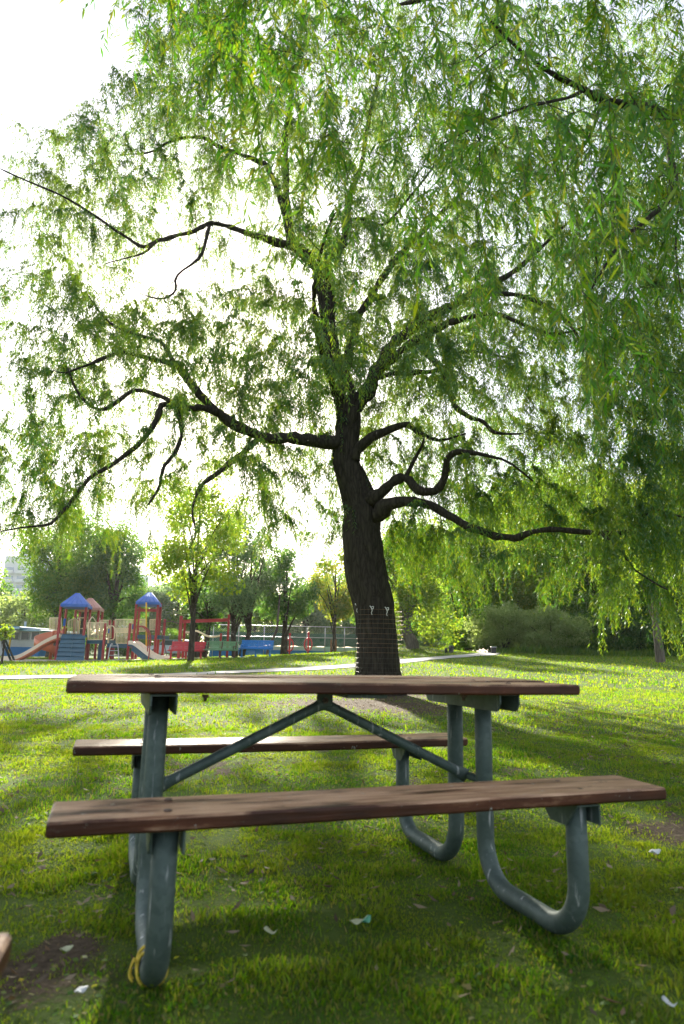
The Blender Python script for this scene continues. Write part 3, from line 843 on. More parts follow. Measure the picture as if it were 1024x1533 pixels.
# ------------------------------------------------------------------ picnic tables
ZT, ZB, TH, LT, LB, DB, WB = .760, .462, .037, 1.825, 1.805, .638, .235
PX, PIN, PB, TR = .62, .117, .672, .0325
def arc(c, r, a0, a1, n, x):
    return [(x, c[0] + r * math.cos(t), c[1] + r * math.sin(t)) for t in np.linspace(a0, a1, n)]
def plank(mb, x0, x1, y0, y1, z1):
    # a sawn plank with eased edges, cut into lengths so the wear and warp can bend it
    nseg = 14
    e = .006
    V, Fc = [], []
    prof = [(y0 + e, z1), (y1 - e, z1), (y1, z1 - e), (y1, z1 - TH + e), (y1 - e, z1 - TH), (y0 + e, z1 - TH), (y0, z1 - TH + e), (y0, z1 - e)]
    xsn = np.concatenate([[x0, x0 + e], np.linspace(x0, x1, nseg)[1:-1], [x1 - e, x1]])
    for i, x in enumerate(xsn):
        inset = e * .8 if i in (0, len(xsn) - 1) else 0
        sag = .003 * math.sin(x * 2.1 + y0 * 9)
        jit = .0012 * math.sin(x * 17 + y0 * 31)
        for (y, z) in prof:
            yc, zc = (y0 + y1) / 2, z1 - TH / 2
            yy = y + (yc - y) * (inset / (abs(y - yc) + 1e-9) if abs(y - yc) > .01 else 0)
            zz = z + (zc - z) * (inset / (abs(z - zc) + 1e-9))
            V.append((x, yy + jit, zz + sag))
    k = len(prof)
    for i in range(len(xsn) - 1):
        for j in range(k):
            Fc.append((i * k + j, (i + 1) * k + j, (i + 1) * k + (j + 1) % k, i * k + (j + 1) % k))
    Fc.append(tuple(range(k))); Fc.append(tuple((len(xsn) - 1) * k + j for j in range(k - 1, -1, -1)))
    mb.add(V, Fc)
def make_table(loc, rz, label):
    t = thing("picnic_table", loc, label, "picnic table", "picnic tables", rz)
    w3 = .225
    for i, yc in enumerate((-w3 - .008, 0, w3 + .008)):
        mb = MB(); plank(mb, -LT / 2 + (.004, -.006, .002)[i], LT / 2 + (-.003, .006, -.002)[i], yc - w3 / 2, yc + w3 / 2, ZT)
        mb.build("table_board", M["wood"], t, True)
    for s in (-1, 1):
        mb = MB(); plank(mb, -LB / 2, LB / 2, s * DB - WB / 2, s * DB + WB / 2, ZB)
        mb.build("seat_board", M["wood"], t, True)
    for sx in (-1, 1):
        x = sx * PX
        for sy in (-1, 1):
            r = .155
            zc = TR + r
            path = [(x, -PIN, ZT - TH - .012), (x, -PIN, .5), (x, -PIN, zc + .05)]
            path += arc((-PIN - r, zc), r, 0, -PI / 2, 12, x)
            path += [(x, -PIN - r - .1, TR)] + arc((-PB + r, zc), r, -PI / 2, -PI, 12, x) + [(x, -PB, zc + .05), (x, -PB, ZB - TH - .012)]
            P_ = np.array(path)
            P_[:, 1] *= -sy
            P_[:, 1] *= 1
            mb = MB(); mb.tube(P_, TR, 24, smooth=True)
            mb.build("leg", M["steel"], t, True)
            # seat support angle beside the bench post
            mb = MB()
            xi = x + TR + .004
            y0_, y1_ = sy * (DB - .10), sy * (DB + .10)
            mb.box((xi, min(y0_, y1_), ZB - TH - .062), (xi + .006, max(y0_, y1_), ZB - TH - .003), .002)
            mb.box((x - .04, min(y0_, y1_), ZB - TH - .007), (xi, max(y0_, y1_), ZB - TH - .002), .001)
            xj = x - TR - .010
            mb.add([(xj, y0_, ZB - TH - .003), (xj, y1_, ZB - TH - .003), (xj, (y0_ * .3 + y1_ * .7), ZB - TH - .07), (xj, (y0_ * .7 + y1_ * .3), ZB - TH - .07),
                    (xj + .006, y0_, ZB - TH - .003), (xj + .006, y1_, ZB - TH - .003), (xj + .006, (y0_ * .3 + y1_ * .7), ZB - TH - .07), (xj + .006, (y0_ * .7 + y1_ * .3), ZB - TH - .07)],
                   [(0, 1, 2, 3), (7, 6, 5, 4), (0, 4, 5, 1), (1, 5, 6, 2), (2, 6, 7, 3), (3, 7, 4, 0)])
            mb.build("seat_bracket", M["steel"], t, True)
        # cross angle under the top
        mb = MB()
        for xi, dx in ((x + TR + .004, .006), (x - TR - .010, .006)):
            V = []
            prof = [(-.315, -.003), (.315, -.003), (.315, -.035), (.30, -.06), (.285, -.066), (-.285, -.066), (-.30, -.06), (-.315, -.035)]
            for xx in (xi, xi + dx):
                V += [(xx, y, ZT - TH + z) for y, z in prof]
            mb.add(V, [tuple(range(8)), tuple(range(15, 7, -1))] + [(i, 8 + i, 8 + (i + 1) % 8, (i + 1) % 8) for i in range(8)])
        mb.box((x - TR - .004, -.312, ZT - TH - .008), (x + TR + .004, .312, ZT - TH - .002), .001)
        mb.build("top_bracket", M["steel"], t, True)
        # low tie between the two posts that the brace is bolted to
        mb = MB(); mb.tube([(x - sx * .004, -PIN + .02, .385), (x - sx * .004, PIN - .02, .385)], .014, 10)
        mb.build("tie_bar", M["steel"], t, True)
        # diagonal brace, tube flattened at both ends
        a_, b_ = np.array([x - sx * .012, 0.0, .385]), np.array([-sx * .018, sx * .004, ZT - TH - .045])
        n = 24; V = []
        tt = np.linspace(0, 1, n)
        d = (b_ - a_) / np.linalg.norm(b_ - a_)
        yv = np.array([0, 1.0, 0]); up_ = np.cross(yv, d)
        for q in tt:
            fl = max(0, 1 - min(q, 1 - q) / .10); fl = fl * fl * (3 - 2 * fl)
            ry, ru = .019 * (1 - fl) + .005 * fl, .019 * (1 - fl) + .028 * fl
            for j in range(14):
                al = j * 2 * PI / 14
                V.append(a_ + (b_ - a_) * q + yv * ry * math.cos(al) + up_ * ru * math.sin(al))
        mb = MB()
        mb.add(V, [(i * 14 + j, i * 14 + (j + 1) % 14, (i + 1) * 14 + (j + 1) % 14, (i + 1) * 14 + j) for i in range(n - 1) for j in range(14)]
               + [tuple(range(13, -1, -1)), tuple((n - 1) * 14 + j for j in range(14))], True)
        mb.build("brace", M["steel"], t, True)
    # apex plate with its bolt and cross cleat
    mb = MB()
    mb.box((-.032, -.014, ZT - TH - .066), (.032, -.008, ZT - TH - .004), .002)
    mb.box((-.01, -.30, ZT - TH - .016), (.14, .30, ZT - TH - .003), .002)
    mb.build("apex_plate", M["steel"], t, True)
    for (bx, by, bz, ax_) in ((0, -.016, ZT - TH - .042, 1), (-PX + .14, -.22, ZT - TH - .008, 2), (PX - .14, -.22, ZT - TH - .008, 2)):
        mb = MB()
        c = np.array([bx, by, bz]); d = np.array([0, -1, 0]) if ax_ == 1 else np.array([0, 0, -1])
        mb.tube([c, c + d * .010], .012, 6, smooth=False); mb.tube([c + d * .010, c + d * .022], .006, 8)
        mb.build("bolt", M["bolt"], t, True)
    # carriage bolt heads along the boards
    for sx in (-1, 1):
        for yb_, zb_ in [(s * DB + q, ZB) for s in (-1, 1) for q in (-.065, .065)] + [(q, ZT) for q in (-.29, -.17, -.06, .06, .17, .29)]:
            c = np.array([sx * PX + .012 * math.sin(yb_ * 40), yb_, zb_ - .001])
            MB().tube([c, c + [0, 0, .003], c + [0, 0, .0045]], [.011, .010, .005], 10).build("bolt_head", M["bolt"], t, True)
    return t
table = make_table((-.055, 2.707, 0.0), .319, "brown wooden picnic table with grey tube legs standing on the lawn")
c2, s2 = math.cos(.25), math.sin(.25)
corner = at(26, 1340, 1.08)
lx, ly = LB / 2, DB + WB / 2
table2 = make_table((corner[0] - (c2 * lx - s2 * ly), corner[1] - (s2 * lx + c2 * ly), 0.0), .25,
                    "picnic table of which only one blurred brown seat end shows at the left edge")
# yellow cord knotted round the near left foot
rp = thing("cord", at(230, 1490, 1.93) * np.array([1, 1, 0]), "frayed yellow cord wrapped round the near left table foot", "cord")
cy_, sy_ = math.cos(.319), math.sin(.319)
def tl(x, y, z): return np.array([-.055 + cy_ * x - sy_ * y, 2.707 + sy_ * x + cy_ * y, z])
mb = MB()
for k, (yy, tilt) in enumerate(((-.515, .04), (-.53, .015))):
    a_ = np.linspace(0, 2 * PI, 26)[:-1]
    pts = np.array([tl(-PX + (TR + .006) * math.cos(q), yy + tilt * math.sin(q) + .01 * math.sin(3 * q), TR + .004 + (TR + .006) * math.sin(q)) for q in a_])
    mb.tube(pts, .0046, 6, closed=True)
for k in range(2):
    b_ = tl(-PX - TR - .004, -.51 - .01 * k, TR + .01)
    mb.tube(smooth_path([b_, b_ + np.array([-.010, -.006 * k, .012]), b_ + np.array([-.014 - .004 * k, -.012, -.018]), b_ + np.array([-.005, -.016 - .006 * k, -.03])], 10), .003, 5)
mb.build("cord_coil", M["rope"], rp)
# ------------------------------------------------------------------ litter
def scrap(name, px, py, Y, L, W, mat_, label, cat, yaw, curl=.4, lift=.03):
    # a small bent sheet lying on the turf
    g = at(px, py, Y); g[2] = float(gz(g[0], g[1])) + lift
    n, m_ = 7, 4; V = []
    for i in range(n):
        for j in range(m_):
            u_, v_ = i / (n - 1) - .5, j / (m_ - 1) - .5
            tp_ = 1 - abs(u_) ** 2 * 1.6
            V.append((g[0] + math.cos(yaw) * u_ * L - math.sin(yaw) * v_ * W * tp_, g[1] + math.sin(yaw) * u_ * L + math.cos(yaw) * v_ * W * tp_,
                      g[2] + curl * L * (u_ * u_ * 1.2 + .3 * u_ * v_) + .15 * W * math.sin(5 * u_ + 3 * v_)))
    mb = MB(); mb.add(V, [(i * m_ + j, (i + 1) * m_ + j, (i + 1) * m_ + j + 1, i * m_ + j + 1) for i in range(n - 1) for j in range(m_ - 1)], True)
    o = mb.build(name, mat_)
    md = o.modifiers.new("thickness", "SOLIDIFY"); md.thickness = .0012
    return tag(o, label, cat)
def gy(py, px=512): # ground distance seen at a row near the camera
    Y = 3.0
    for _ in range(40):
        p = at(px, py, Y); g = float(gz(p[0], p[1]))
        Y *= (CH - g) / max(.02, CH - p[2])
    return Y
scrap("paper_scrap", 981, 1286, gy(1286, 981), .05, .035, M["paper"], "crumpled white paper scrap on the grass right of the picnic table", "litter", .4)
scrap("green_scrap", 548, 1394, gy(1394, 548), .045, .022, M["shard"], "shiny green plastic scrap on the grass under the picnic table", "litter", 1.1, .7)
scrap("pale_leaf", 533, 1395, gy(1395, 533), .040, .026, M["pale_leaf"], "small pale curled leaf beside the green scrap", "leaf", .1)
scrap("pale_leaf", 404, 1411, gy(1411, 404), .045, .024, M["pale_leaf"], "pale folded leaf on the grass right of the near left foot", "leaf", 2.4, .5)
scrap("pale_leaf", 348, 1411, gy(1411, 348), .042, .012, M["litter"], "thin tan leaf lying flat left of the pale folded leaf", "leaf", .1, .2)
scrap("paper_scrap", 1003, 1522, gy(1522, 1003), .04, .02, M["paper"], "white scrap lying in the bottom corner beyond the right foot", "litter", 1.9, .5)
scrap("pale_leaf", 98, 1438, gy(1438, 98), .034, .022, M["pale_leaf"], "pale leaf on the bare soil left of the cord", "leaf", .6, .5)
scrap("pale_leaf", 120, 1502, gy(1502, 120), .030, .02, M["paper"], "whitish round leaf in the grass near the bottom left", "leaf", .9, .3)
# ------------------------------------------------------------------ play area
def bx(mb, x0, x1, r0, r1, Y, dep, bev=.01):
    a, b = at(x0, r1, Y), at(x1, r0, Y)
    return mb.box((a[0], Y, a[2]), (b[0], Y + dep, b[2]), bev)
def px_part(name, mat_, parent, *rects, bev=.01):
    for r in rects:
        mb = MB(); bx(mb, *r, bev=bev); o = mb.build(name, mat_, parent)
    return o
def gpt(px, Y):
    p = at(px, 980, Y); p[2] = float(gz(p[0], p[1])); return p
def tube_px(name, mat_, parent, pts, r, n=8, sm=None):
    P_ = np.array([at(*p) for p in pts])
    if sm: P_ = smooth_path(P_, sm)
    mb = MB(); mb.tube(P_, r, n); return mb.build(name, mat_, parent)

ps = thing("play_structure", gpt(165, 41), "large playground structure with blue and tan roofs, cream railings and slides", "play structure")
YF, YB = 40.0, 42.2
def post(px, top, Y, w=.13, mat_="red"):
    p = at(px, top, Y); g = float(gz(p[0], Y)) - .1
    mb = MB(); mb.box((p[0] - w / 2, Y - w / 2, g), (p[0] + w / 2, Y + w / 2, p[2]), .02)
    return mb.build("post", M[mat_], ps)
for px, top, Y in ((91.5, 906, YF), (129.5, 906, YF), (100, 906, YB), (136, 906, YB),
                   (114, 911, 43.2), (148.5, 911, 43.2), (120.5, 911, 45), (154, 911, 45),
                   (158, 933, YF), (165, 928, YB), (171, 929, YB + .4), (195, 933, YF), (200, 968, YF + .3),
                   (204.5, 903, YF), (237, 903, YF), (209.5, 903, YB), (241, 903, YB), (133.5, 958, YF + .8), (170, 966, YF + 1.2), (247, 927, YF + 1)):
    post(px, top, Y)
def roof(x0, x1, xb0, xb1, eave, apex_px, apex_r, Y0_, Y1_, mat_):
    a, b = at(x0, eave, Y0_), at(x1, eave, Y0_); ap = at(apex_px, apex_r, (Y0_ + Y1_) / 2)
    e0, e1 = a[2], a[2] + .16
    bl, br = at(xb0, eave, Y1_)[0], at(xb1, eave, Y1_)[0]
    V = [(a[0], Y0_, e0), (b[0], Y0_, e0), (br, Y1_, e0), (bl, Y1_, e0), (a[0], Y0_, e1), (b[0], Y0_, e1), (br, Y1_, e1), (bl, Y1_, e1)]
    cx = (a[0] + b[0] + bl + br) / 4; cyy = (Y0_ + Y1_) / 2; t_ = .10
    V += [(cx - t_, cyy - t_, ap[2]), (cx + t_, cyy - t_, ap[2]), (cx + t_, cyy + t_, ap[2]), (cx - t_, cyy + t_, ap[2])]
    mb = MB().add(V, [(3, 2, 1, 0), (0, 1, 5, 4), (1, 2, 6, 5), (2, 3, 7, 6), (3, 0, 4, 7), (4, 5, 9, 8), (5, 6, 10, 9), (6, 7, 11, 10), (7, 4, 8, 11), (8, 9, 10, 11)])
    # standing ribs on each slope
    for k in (.2, .4, .6, .8):
        for (p, q) in ((4, 5), (6, 7)):
            s0 = np.array(V[p]) * (1 - k) + np.array(V[q]) * k; s1 = np.array([cx, V[8][1] if p == 4 else V[10][1], ap[2]])
            mb.tube([s0 + [0, 0, .01], s0 * .1 + s1 * .9 + [0, 0, .01]], .018, 4)
    return mb.build("roof", mat_, ps)
roof(90.3, 131, 98.5, 138.5, 908, 116, 888, YF - .25, YB + .25, M["blue"])
roof(112, 150, 118.5, 156, 913, 135, 895.5, 42.9, 45.3, M["tan"])
roof(203, 238.5, 208, 242.5, 904.5, 223, 887, YF - .25, YB + .2, M["blue"])
def railing(x0, x1, r0, r1, Y, nb_, Y2=None, slope=0, mat_="cream", r=.022):
    Y2 = Y if Y2 is None else Y2
    mb = MB()
    c = [at(x0, r0, Y), at(x1, r0 + slope, Y2), at(x1, r1 + slope, Y2), at(x0, r1, Y)]
    for i in range(4): mb.tube([c[i], c[(i + 1) % 4]], r * 1.35, 6)
    for i in range(1, nb_):
        f = i / nb_
        mb.tube([c[0] * (1 - f) + c[1] * f, c[3] * (1 - f) + c[2] * f], r, 5)
    return mb.build("railing", M[mat_], ps)
railing(74.5, 92, 925, 943.5, YF + .6, 9)
railing(131.5, 156, 932, 957.5, YF, 12)
railing(150, 166, 928.5, 955, YB, 8)
railing(174, 194, 940.5, 963, YF, 10)
railing(172.5, 203, 927.5, 947, YB, 15)
railing(207, 217, 927, 945, YB, 5)
railing(224.5, 236, 927.5, 943, YB, 6)
railing(102, 112, 930, 952, YF + 1, 4, slope=-5)
railing(112, 117.5, 925, 947, YF + 1, 3, slope=5)
railing(119, 129, 925, 941, YF + .8, 1)
px_part("panel", M["cream"], ps, (160.2, 165, 936, 963, YF + .3, .06), (100.5, 103.5, 925, 950, YF + .9, .05), (117.5, 120.5, 927, 949, YF + .9, .05))
px_part("panel", M["blue"], ps, (94, 98.5, 926, 937, YF + .5, .06), (197.5, 202.5, 934.5, 942, YF + .1, .06), (161.3, 164, 941, 948, YF + .24, .05))
px_part("panel", M["yellow"], ps, (96.5, 98.3, 936, 951, YF + .4, .06), (118, 120, 929, 943, YF + .7, .06), (200.5, 202, 942, 960, YF + .1, .06))
px_part("deck", M["teal"], ps, (92.5, 129, 949.5, 953, YF + .1, 2.0))
px_part("deck", M["teal"], ps, (130, 157, 958, 963.5, YF + .05, 2.1))
px_part("deck", M["teal"], ps, (160, 195, 964, 969.5, YF + .05, 2.1))
px_part("deck", M["teal"], ps, (205, 241, 951, 956, YF + .1, 2.0))
px_part("panel", M["teal"], ps, (145, 154.5, 963.5, 992, YF + .5, .12))
# crawl ramp with overlapping treads
mb = MB()
ra, rb = at(110.7, 950.5, YF - .05), at(104.6, 994, YF - 1.15)
rb[2] = float(gz(rb[0], rb[1])) + .02
wa, wb_ = 17.6 * YF / F, 19.8 * YF / F
for i in range(6):
    f0, f1 = i / 6, (i + 1) / 6 - .012
    p0, p1 = ra + (rb - ra) * f0, ra + (rb - ra) * f1
    w0, w1 = wa + (wb_ - wa) * f0, wa + (wb_ - wa) * f1
    o0, o1 = np.array([0, -.02, -.02]), np.array([0, -.10, .0])
    th_ = np.array([0, .05, -.10])
    for sgn in (-1, 1):
        V = []
        for q, w_, o_ in ((p0, w0, o0), (p1, w1, o1)):
            for sx in ((-1, -.012) if sgn < 0 else (.012, 1)):
                V += [q + o_ + np.array([sx * w_, 0, 0]), q + o_ + th_ + np.array([sx * w_, 0, 0])]
        mb.add(V, [(0, 2, 6, 4), (1, 5, 7, 3), (0, 1, 3, 2), (4, 6, 7, 5), (0, 4, 5, 1), (2, 3, 7, 6)])
mb.build("ramp", M["teal"], ps)
def slide(name, pts, width, mat_, side=None, lip=.16, wdir=(0, 1, 0)):
    P_ = smooth_path([at(*p) for p in pts], 36)
    wd = np.array(wdir, float); V, Fc = [], []
    for i, p in enumerate(P_):
        for (k, h) in ((-.5, lip), (-.46, lip), (-.40, .03), (.40, .03), (.46, lip), (.5, lip), (.5, -.05), (-.5, -.05)):
            V.append(p + wd * k * width + np.array([0, 0, h]))
    for i in range(len(P_) - 1):
        for j in range(8): Fc.append((i * 8 + j, i * 8 + (j + 1) % 8, (i + 1) * 8 + (j + 1) % 8, (i + 1) * 8 + j))
    Fc += [tuple(range(7, -1, -1)), tuple((len(P_) - 1) * 8 + j for j in range(8))]
    o = MB().add(V, Fc).build(name, mat_, ps)
    if side:
        V, Fc = [], []
        for p in P_:
            for (k, h) in ((-.53, -.10), (.5, -.10), (.5, -.19), (-.53, -.19)): V.append(p + wd * k * width + np.array([0, 0, h + .04]))
        for i in range(len(P_) - 1):
            for j in range(4): Fc.append((i * 4 + j, i * 4 + (j + 1) % 4, (i + 1) * 4 + (j + 1) % 4, (i + 1) * 4 + j))
        MB().add(V, Fc).build("slide_underside", side, o)
    return o
slide("slide", [(93, 953, 40.3), (84, 955.5, 40.2), (70, 962, 40), (52, 973, 39.7), (36, 982, 39.5), (24, 986, 39.4), (12, 986.5, 39.3), (5, 986.5, 39.3)], .62, M["slide"], M["orange"])
slide("slide", [(197, 963.5, 39.9), (203, 964, 39.7), (210, 968.5, 39.4), (222, 978, 39), (232, 984, 38.7), (241, 986, 38.5), (250, 986, 38.4)], .62, M["slide"], M["teal"], wdir=(.35, .93, 0))
px_part("slide_foot", M["orange"], ps, (10, 14, 987, 992, 39.4, .3), (18, 21, 986, 991, 39.4, .3))
mb = MB()
sv0, sv1 = at(203, 970, 39.7), at(226, 989, 39.0)
mb.beam(sv0, sv1, .5, .30); mb.build("slide_support", M["teal"], ps)
# spiral slide behind the left tower
V, Fc = [], []
cc = at(77, 968, 41.8); n = 40
for i in range(n):
    f = i / (n - 1); a_ = math.radians(60 + 330 * f); z = cc[2] + .85 - 1.55 * f
    for (rr_, h) in ((.25, .0), (.32, -.02), (.80, -.05), (.95, .34), (1.0, .34), (.98, -.10), (.25, -.08)):
        V.append((cc[0] + rr_ * math.cos(a_), cc[1] + rr_ * math.sin(a_), z + h))
for i in range(n - 1):
    for j in range(7): Fc.append((i * 7 + j, i * 7 + (j + 1) % 7, (i + 1) * 7 + (j + 1) % 7, (i + 1) * 7 + j))
MB().add(V, Fc, True).build("spiral_slide", M["orange"], ps)
mb = MB(); mb.tube([cc + [0, 0, -1.1], cc + [0, 0, .9]], .09, 10); bx(mb, 76, 92, 987, 993, 40.6, .6)
mb.build("spiral_slide_post", M["orange"], ps)
# arched ladder in front of the mid deck
for xo in (0, 14):
    pass
mb = MB()
for x_ in (161.5, 178):
    mb.tube(smooth_path([at(x_ + (2.5 if x_ < 170 else -1) * f, r, Y) for f, r, Y in ((-.2, 992, 39.0), (.5, 980, 39.2), (1.4, 968, 39.6), (2.4, 963.5, 39.9), (3.0, 966, 40.1))], 16), .028, 6)
for k in range(4):
    r = 988 - 7 * k
    mb.tube([at(161.8 + k * .9, r, 39.1 + .18 * k), at(178.2 - .3 * k, r, 39.1 + .18 * k)], .022, 6)
mb.build("ladder", M["alu"], ps)
tube_px("loop_rail", M["cream"], ps, [(165, 958, YF), (170, 957, YF), (171.5, 952, YF), (171.5, 943, YF), (170, 938, YF), (166, 936.5, YF)], .028, 6, 24)
tube_px("loop_rail", M["cream"], ps, [(132.5, 957, YF - .1), (132.5, 934, YF - .1), (137, 925, YF + .3), (139, 924, YF + .6), (144, 931, YF + 1.2)], .028, 6, 24)
tube_px("fire_pole", M["yellow"], ps, [(219, 902, YF - .3), (219, 988, YF - .3)], .045, 8)
px_part("cross_beam", M["red"], ps, (205, 237, 911.5, 914.5, YF, .12), (207, 241, 913, 915.5, YB, .12))
for dx, dY in ((0, 0), (3, .5)):
    tube_px("arch_climber", M["red"], ps, [(204 + dx, 939, YF - .1 - dY), (211 + dx, 937.5, YF - .3 - dY), (219 + dx, 943, YF - .6 - dY), (222.5 + dx, 953, YF - .9 - dY), (221.5 + dx, 966, YF - 1.0 - dY), (219 + dx, 990, YF - 1.1 - dY)], .035, 6, 26)
mb = MB()
for k in range(5):
    mb.tube([at(212 + k * 2.4, 938 + k * k * .9, YF - .4 - .12 * k), at(215 + k * 2.4, 938 + k * k * .9, YF - .9 - .12 * k)], .022, 5)
mb.build("climber_rung", M["red"], ps)
mb = MB()
mb.tube(smooth_path([at(242, 933, YF + .5), at(255, 930, YF), at(268, 934, YF - .4)], 10), .02, 5)
mb.tube(smooth_path([at(241, 945, YF + .5), at(246, 965, YF), at(250, 985, YF - .4)], 10), .03, 5)
mb.build("side_bar", M["brown"], ps)

# red overhead beam frame
of = thing("beam_climber", gpt(305, 40), "red overhead beam frame with a wavy tan rail behind the benches", "play equipment")
def fpost(px, top, Y, w):
    p = at(px, top, Y); g = float(gz(p[0], Y)) - .1
    MB().box((p[0] - w / 2, Y - w / 2, g), (p[0] + w / 2, Y + w / 2, p[2]), .02).build("post", M["red"], of)
fpost(271.5, 922, 40, .17); fpost(277, 931, 40.6, .14); fpost(343, 920, 40, .12); fpost(331, 948, 39.8, .11)
a_, b_ = at(273.5, 930.5, 40), at(342, 928, 40)
MB().beam(a_, b_, .15, .19).build("beam", M["red"], of)
tube_px("wavy_rail", M["cream"], of, [(278, 946.5, 40.3), (285, 946.5, 40.2), (293, 944.5, 40.1), (300, 947, 40), (310, 952, 39.9), (319, 953.5, 39.8), (331, 951.5, 39.8)], .055, 8, 40)
px_part("panel", M["yellow"], of, (273, 275.5, 956, 963, 40.1, .05))

# swing frame at the left edge
sw = thing("swing_frame", gpt(-20, 36), "dark green swing frame leg leaning in at the left edge", "swing set")
apx = at(-21, 900, 36)
for bxp, dy in ((18, -.2), (-60, -.2)):
    g = gpt(bxp, 36); MB().tube([g, apx], .055, 10).build("leg", M["pole_dark"], sw)
MB().tube([apx + [0, -.1, 0], apx + [-1.2, 2.8, 0]], .055, 10).build("top_bar", M["pole_dark"], sw)
for bxp in (18, -60):
    g = gpt(bxp, 36) + np.array([-1.2, 2.9, 0]); MB().tube([g, apx + [-1.2, 2.8, 0]], .055, 10).build("leg", M["pole_dark"], sw)

# three metal benches
def make_bench(px, Y, L, mat_, frame, rz, label):
    g = gpt(px, Y)
    b = thing("park_bench", g, label, "bench", "metal benches by the play area", rz)
    def sheet(name, p0, p1, thick, nh, parent):
        # perforated sheet: a frame with thin slats
        mb = MB(); p0, p1 = np.array(p0), np.array(p1)
        d = (p1 - p0) / np.linalg.norm(p1 - p0)
        for k in range(nh):
            f = (k + .5) / nh; c = p0 + (p1 - p0) * f
            wv = np.linalg.norm(p1 - p0) / nh * .80
            mb.beam(c + [-L / 2, 0, 0], c + [L / 2, 0, 0], wv, thick, np.cross([1, 0, 0], d))
        for q in (p0, p1):
            mb.tube([q + [-L / 2, 0, 0], q + [L / 2, 0, 0]], .028, 8)
        return mb.build(name, mat_, parent, True)
    sheet("seat", (0, -.42, .45), (0, .02, .44), .012, 7, b)
    sheet("backrest", (0, .06, .50), (0, .20, .90), .012, 5, b)
    for sx in (-1, 0, 1):
        x = sx * (L / 2 - .12)
        mb = MB()
        mb.beam((x, -.40, .42), (x, .05, .41), .05, .06); mb.beam((x, .03, .40), (x, .215, .91), .055, .06, (0, -1, 0))
        mb.beam((x, -.17, -.03), (x, -.17, .40), .08, .10, (0, 1, 0))
        mb.beam((x, -.38, .01), (x, .08, .01), .07, .03)
        mb.build("leg_frame", frame, b, True)
        if sx:
            mb = MB(); mb.tube(smooth_path([(x, .12, .66), (x, -.2, .67), (x, -.40, .64), (x, -.41, .45)], 14), .024, 6)
            mb.build("armrest", frame, b, True)
    return b
make_bench(280, 38, 1.95, M["bench_red"], M["bench_red"], -.16, "red metal bench behind the thin young tree")
make_bench(331, 38, 1.80, M["bench_green"], M["brown"], -.12, "green metal bench with dark brown frame between red and blue benches")
make_bench(384, 39, 1.85, M["bench_blue"], M["bench_blue"], -.14, "blue metal bench near the leaning bare pole")

# red posts with rings in front of the fence
for px, lab in ((433, "red ring post nearer the dark straight tree trunk"), (461, "red ring post nearer the staked yellowing tree")):
    g = gpt(px, 46)
    rp_ = thing("ring_post", g, lab, "play equipment", "red ring posts")
    MB().tube([g - [0, 0, .1], g + [0, 0, 1.42]], .055, 10).build("post", M["bench_red"], rp_)
    c = g + [0, -.08, .62]; q = np.arange(28) * 2 * PI / 28
    MB().tube(np.stack([c[0] + .25 * np.cos(q), np.full(28, c[1]), c[2] + .40 * np.sin(q)], 1), .045, 8, closed=True).build("ring", M["bench_red"], rp_)
    MB().box((g[0] - .09, g[1] - .09, g[2] + 1.28), (g[0] + .09, g[1] + .09, g[2] + 1.36), .02).build("cap", M["bench_red"], rp_)
# stakes beside the young tree
for px, Y, lab in ((495.5, 47.2, "brown wooden stake on the nearer side of the thin fence-side trunk, thicker one"), (502.5, 47.6, "brown wooden stake between the thin fence-side trunk and the large willow trunk")):
    p = gpt(px, Y)
    mb = MB(); mb.tube([p - [0, 0, .1], p + [0, 0, .85], p + [.02, 0, .92]], [.07, .065, .02], 8)
    tag(mb.build("tree_stake", M["stake"]), lab, "stake", "wooden tree stakes")
# leaning bare pole left of the dark tree
lp_ = at(417, 905, 44); g = gpt(399, 44)
mb = MB(); mb.tube(smooth_path([g - [0, 0, .1], at(404, 965, 44), at(414, 944, 44), at(416, 925, 44), at(419, 890, 44)], 20), np.linspace(.10, .06, 20), 8)
tag(mb.build("leaning_pole", M["bark_pale"]), "crooked pale grey pole leaning right beside the blue bench", "pole")

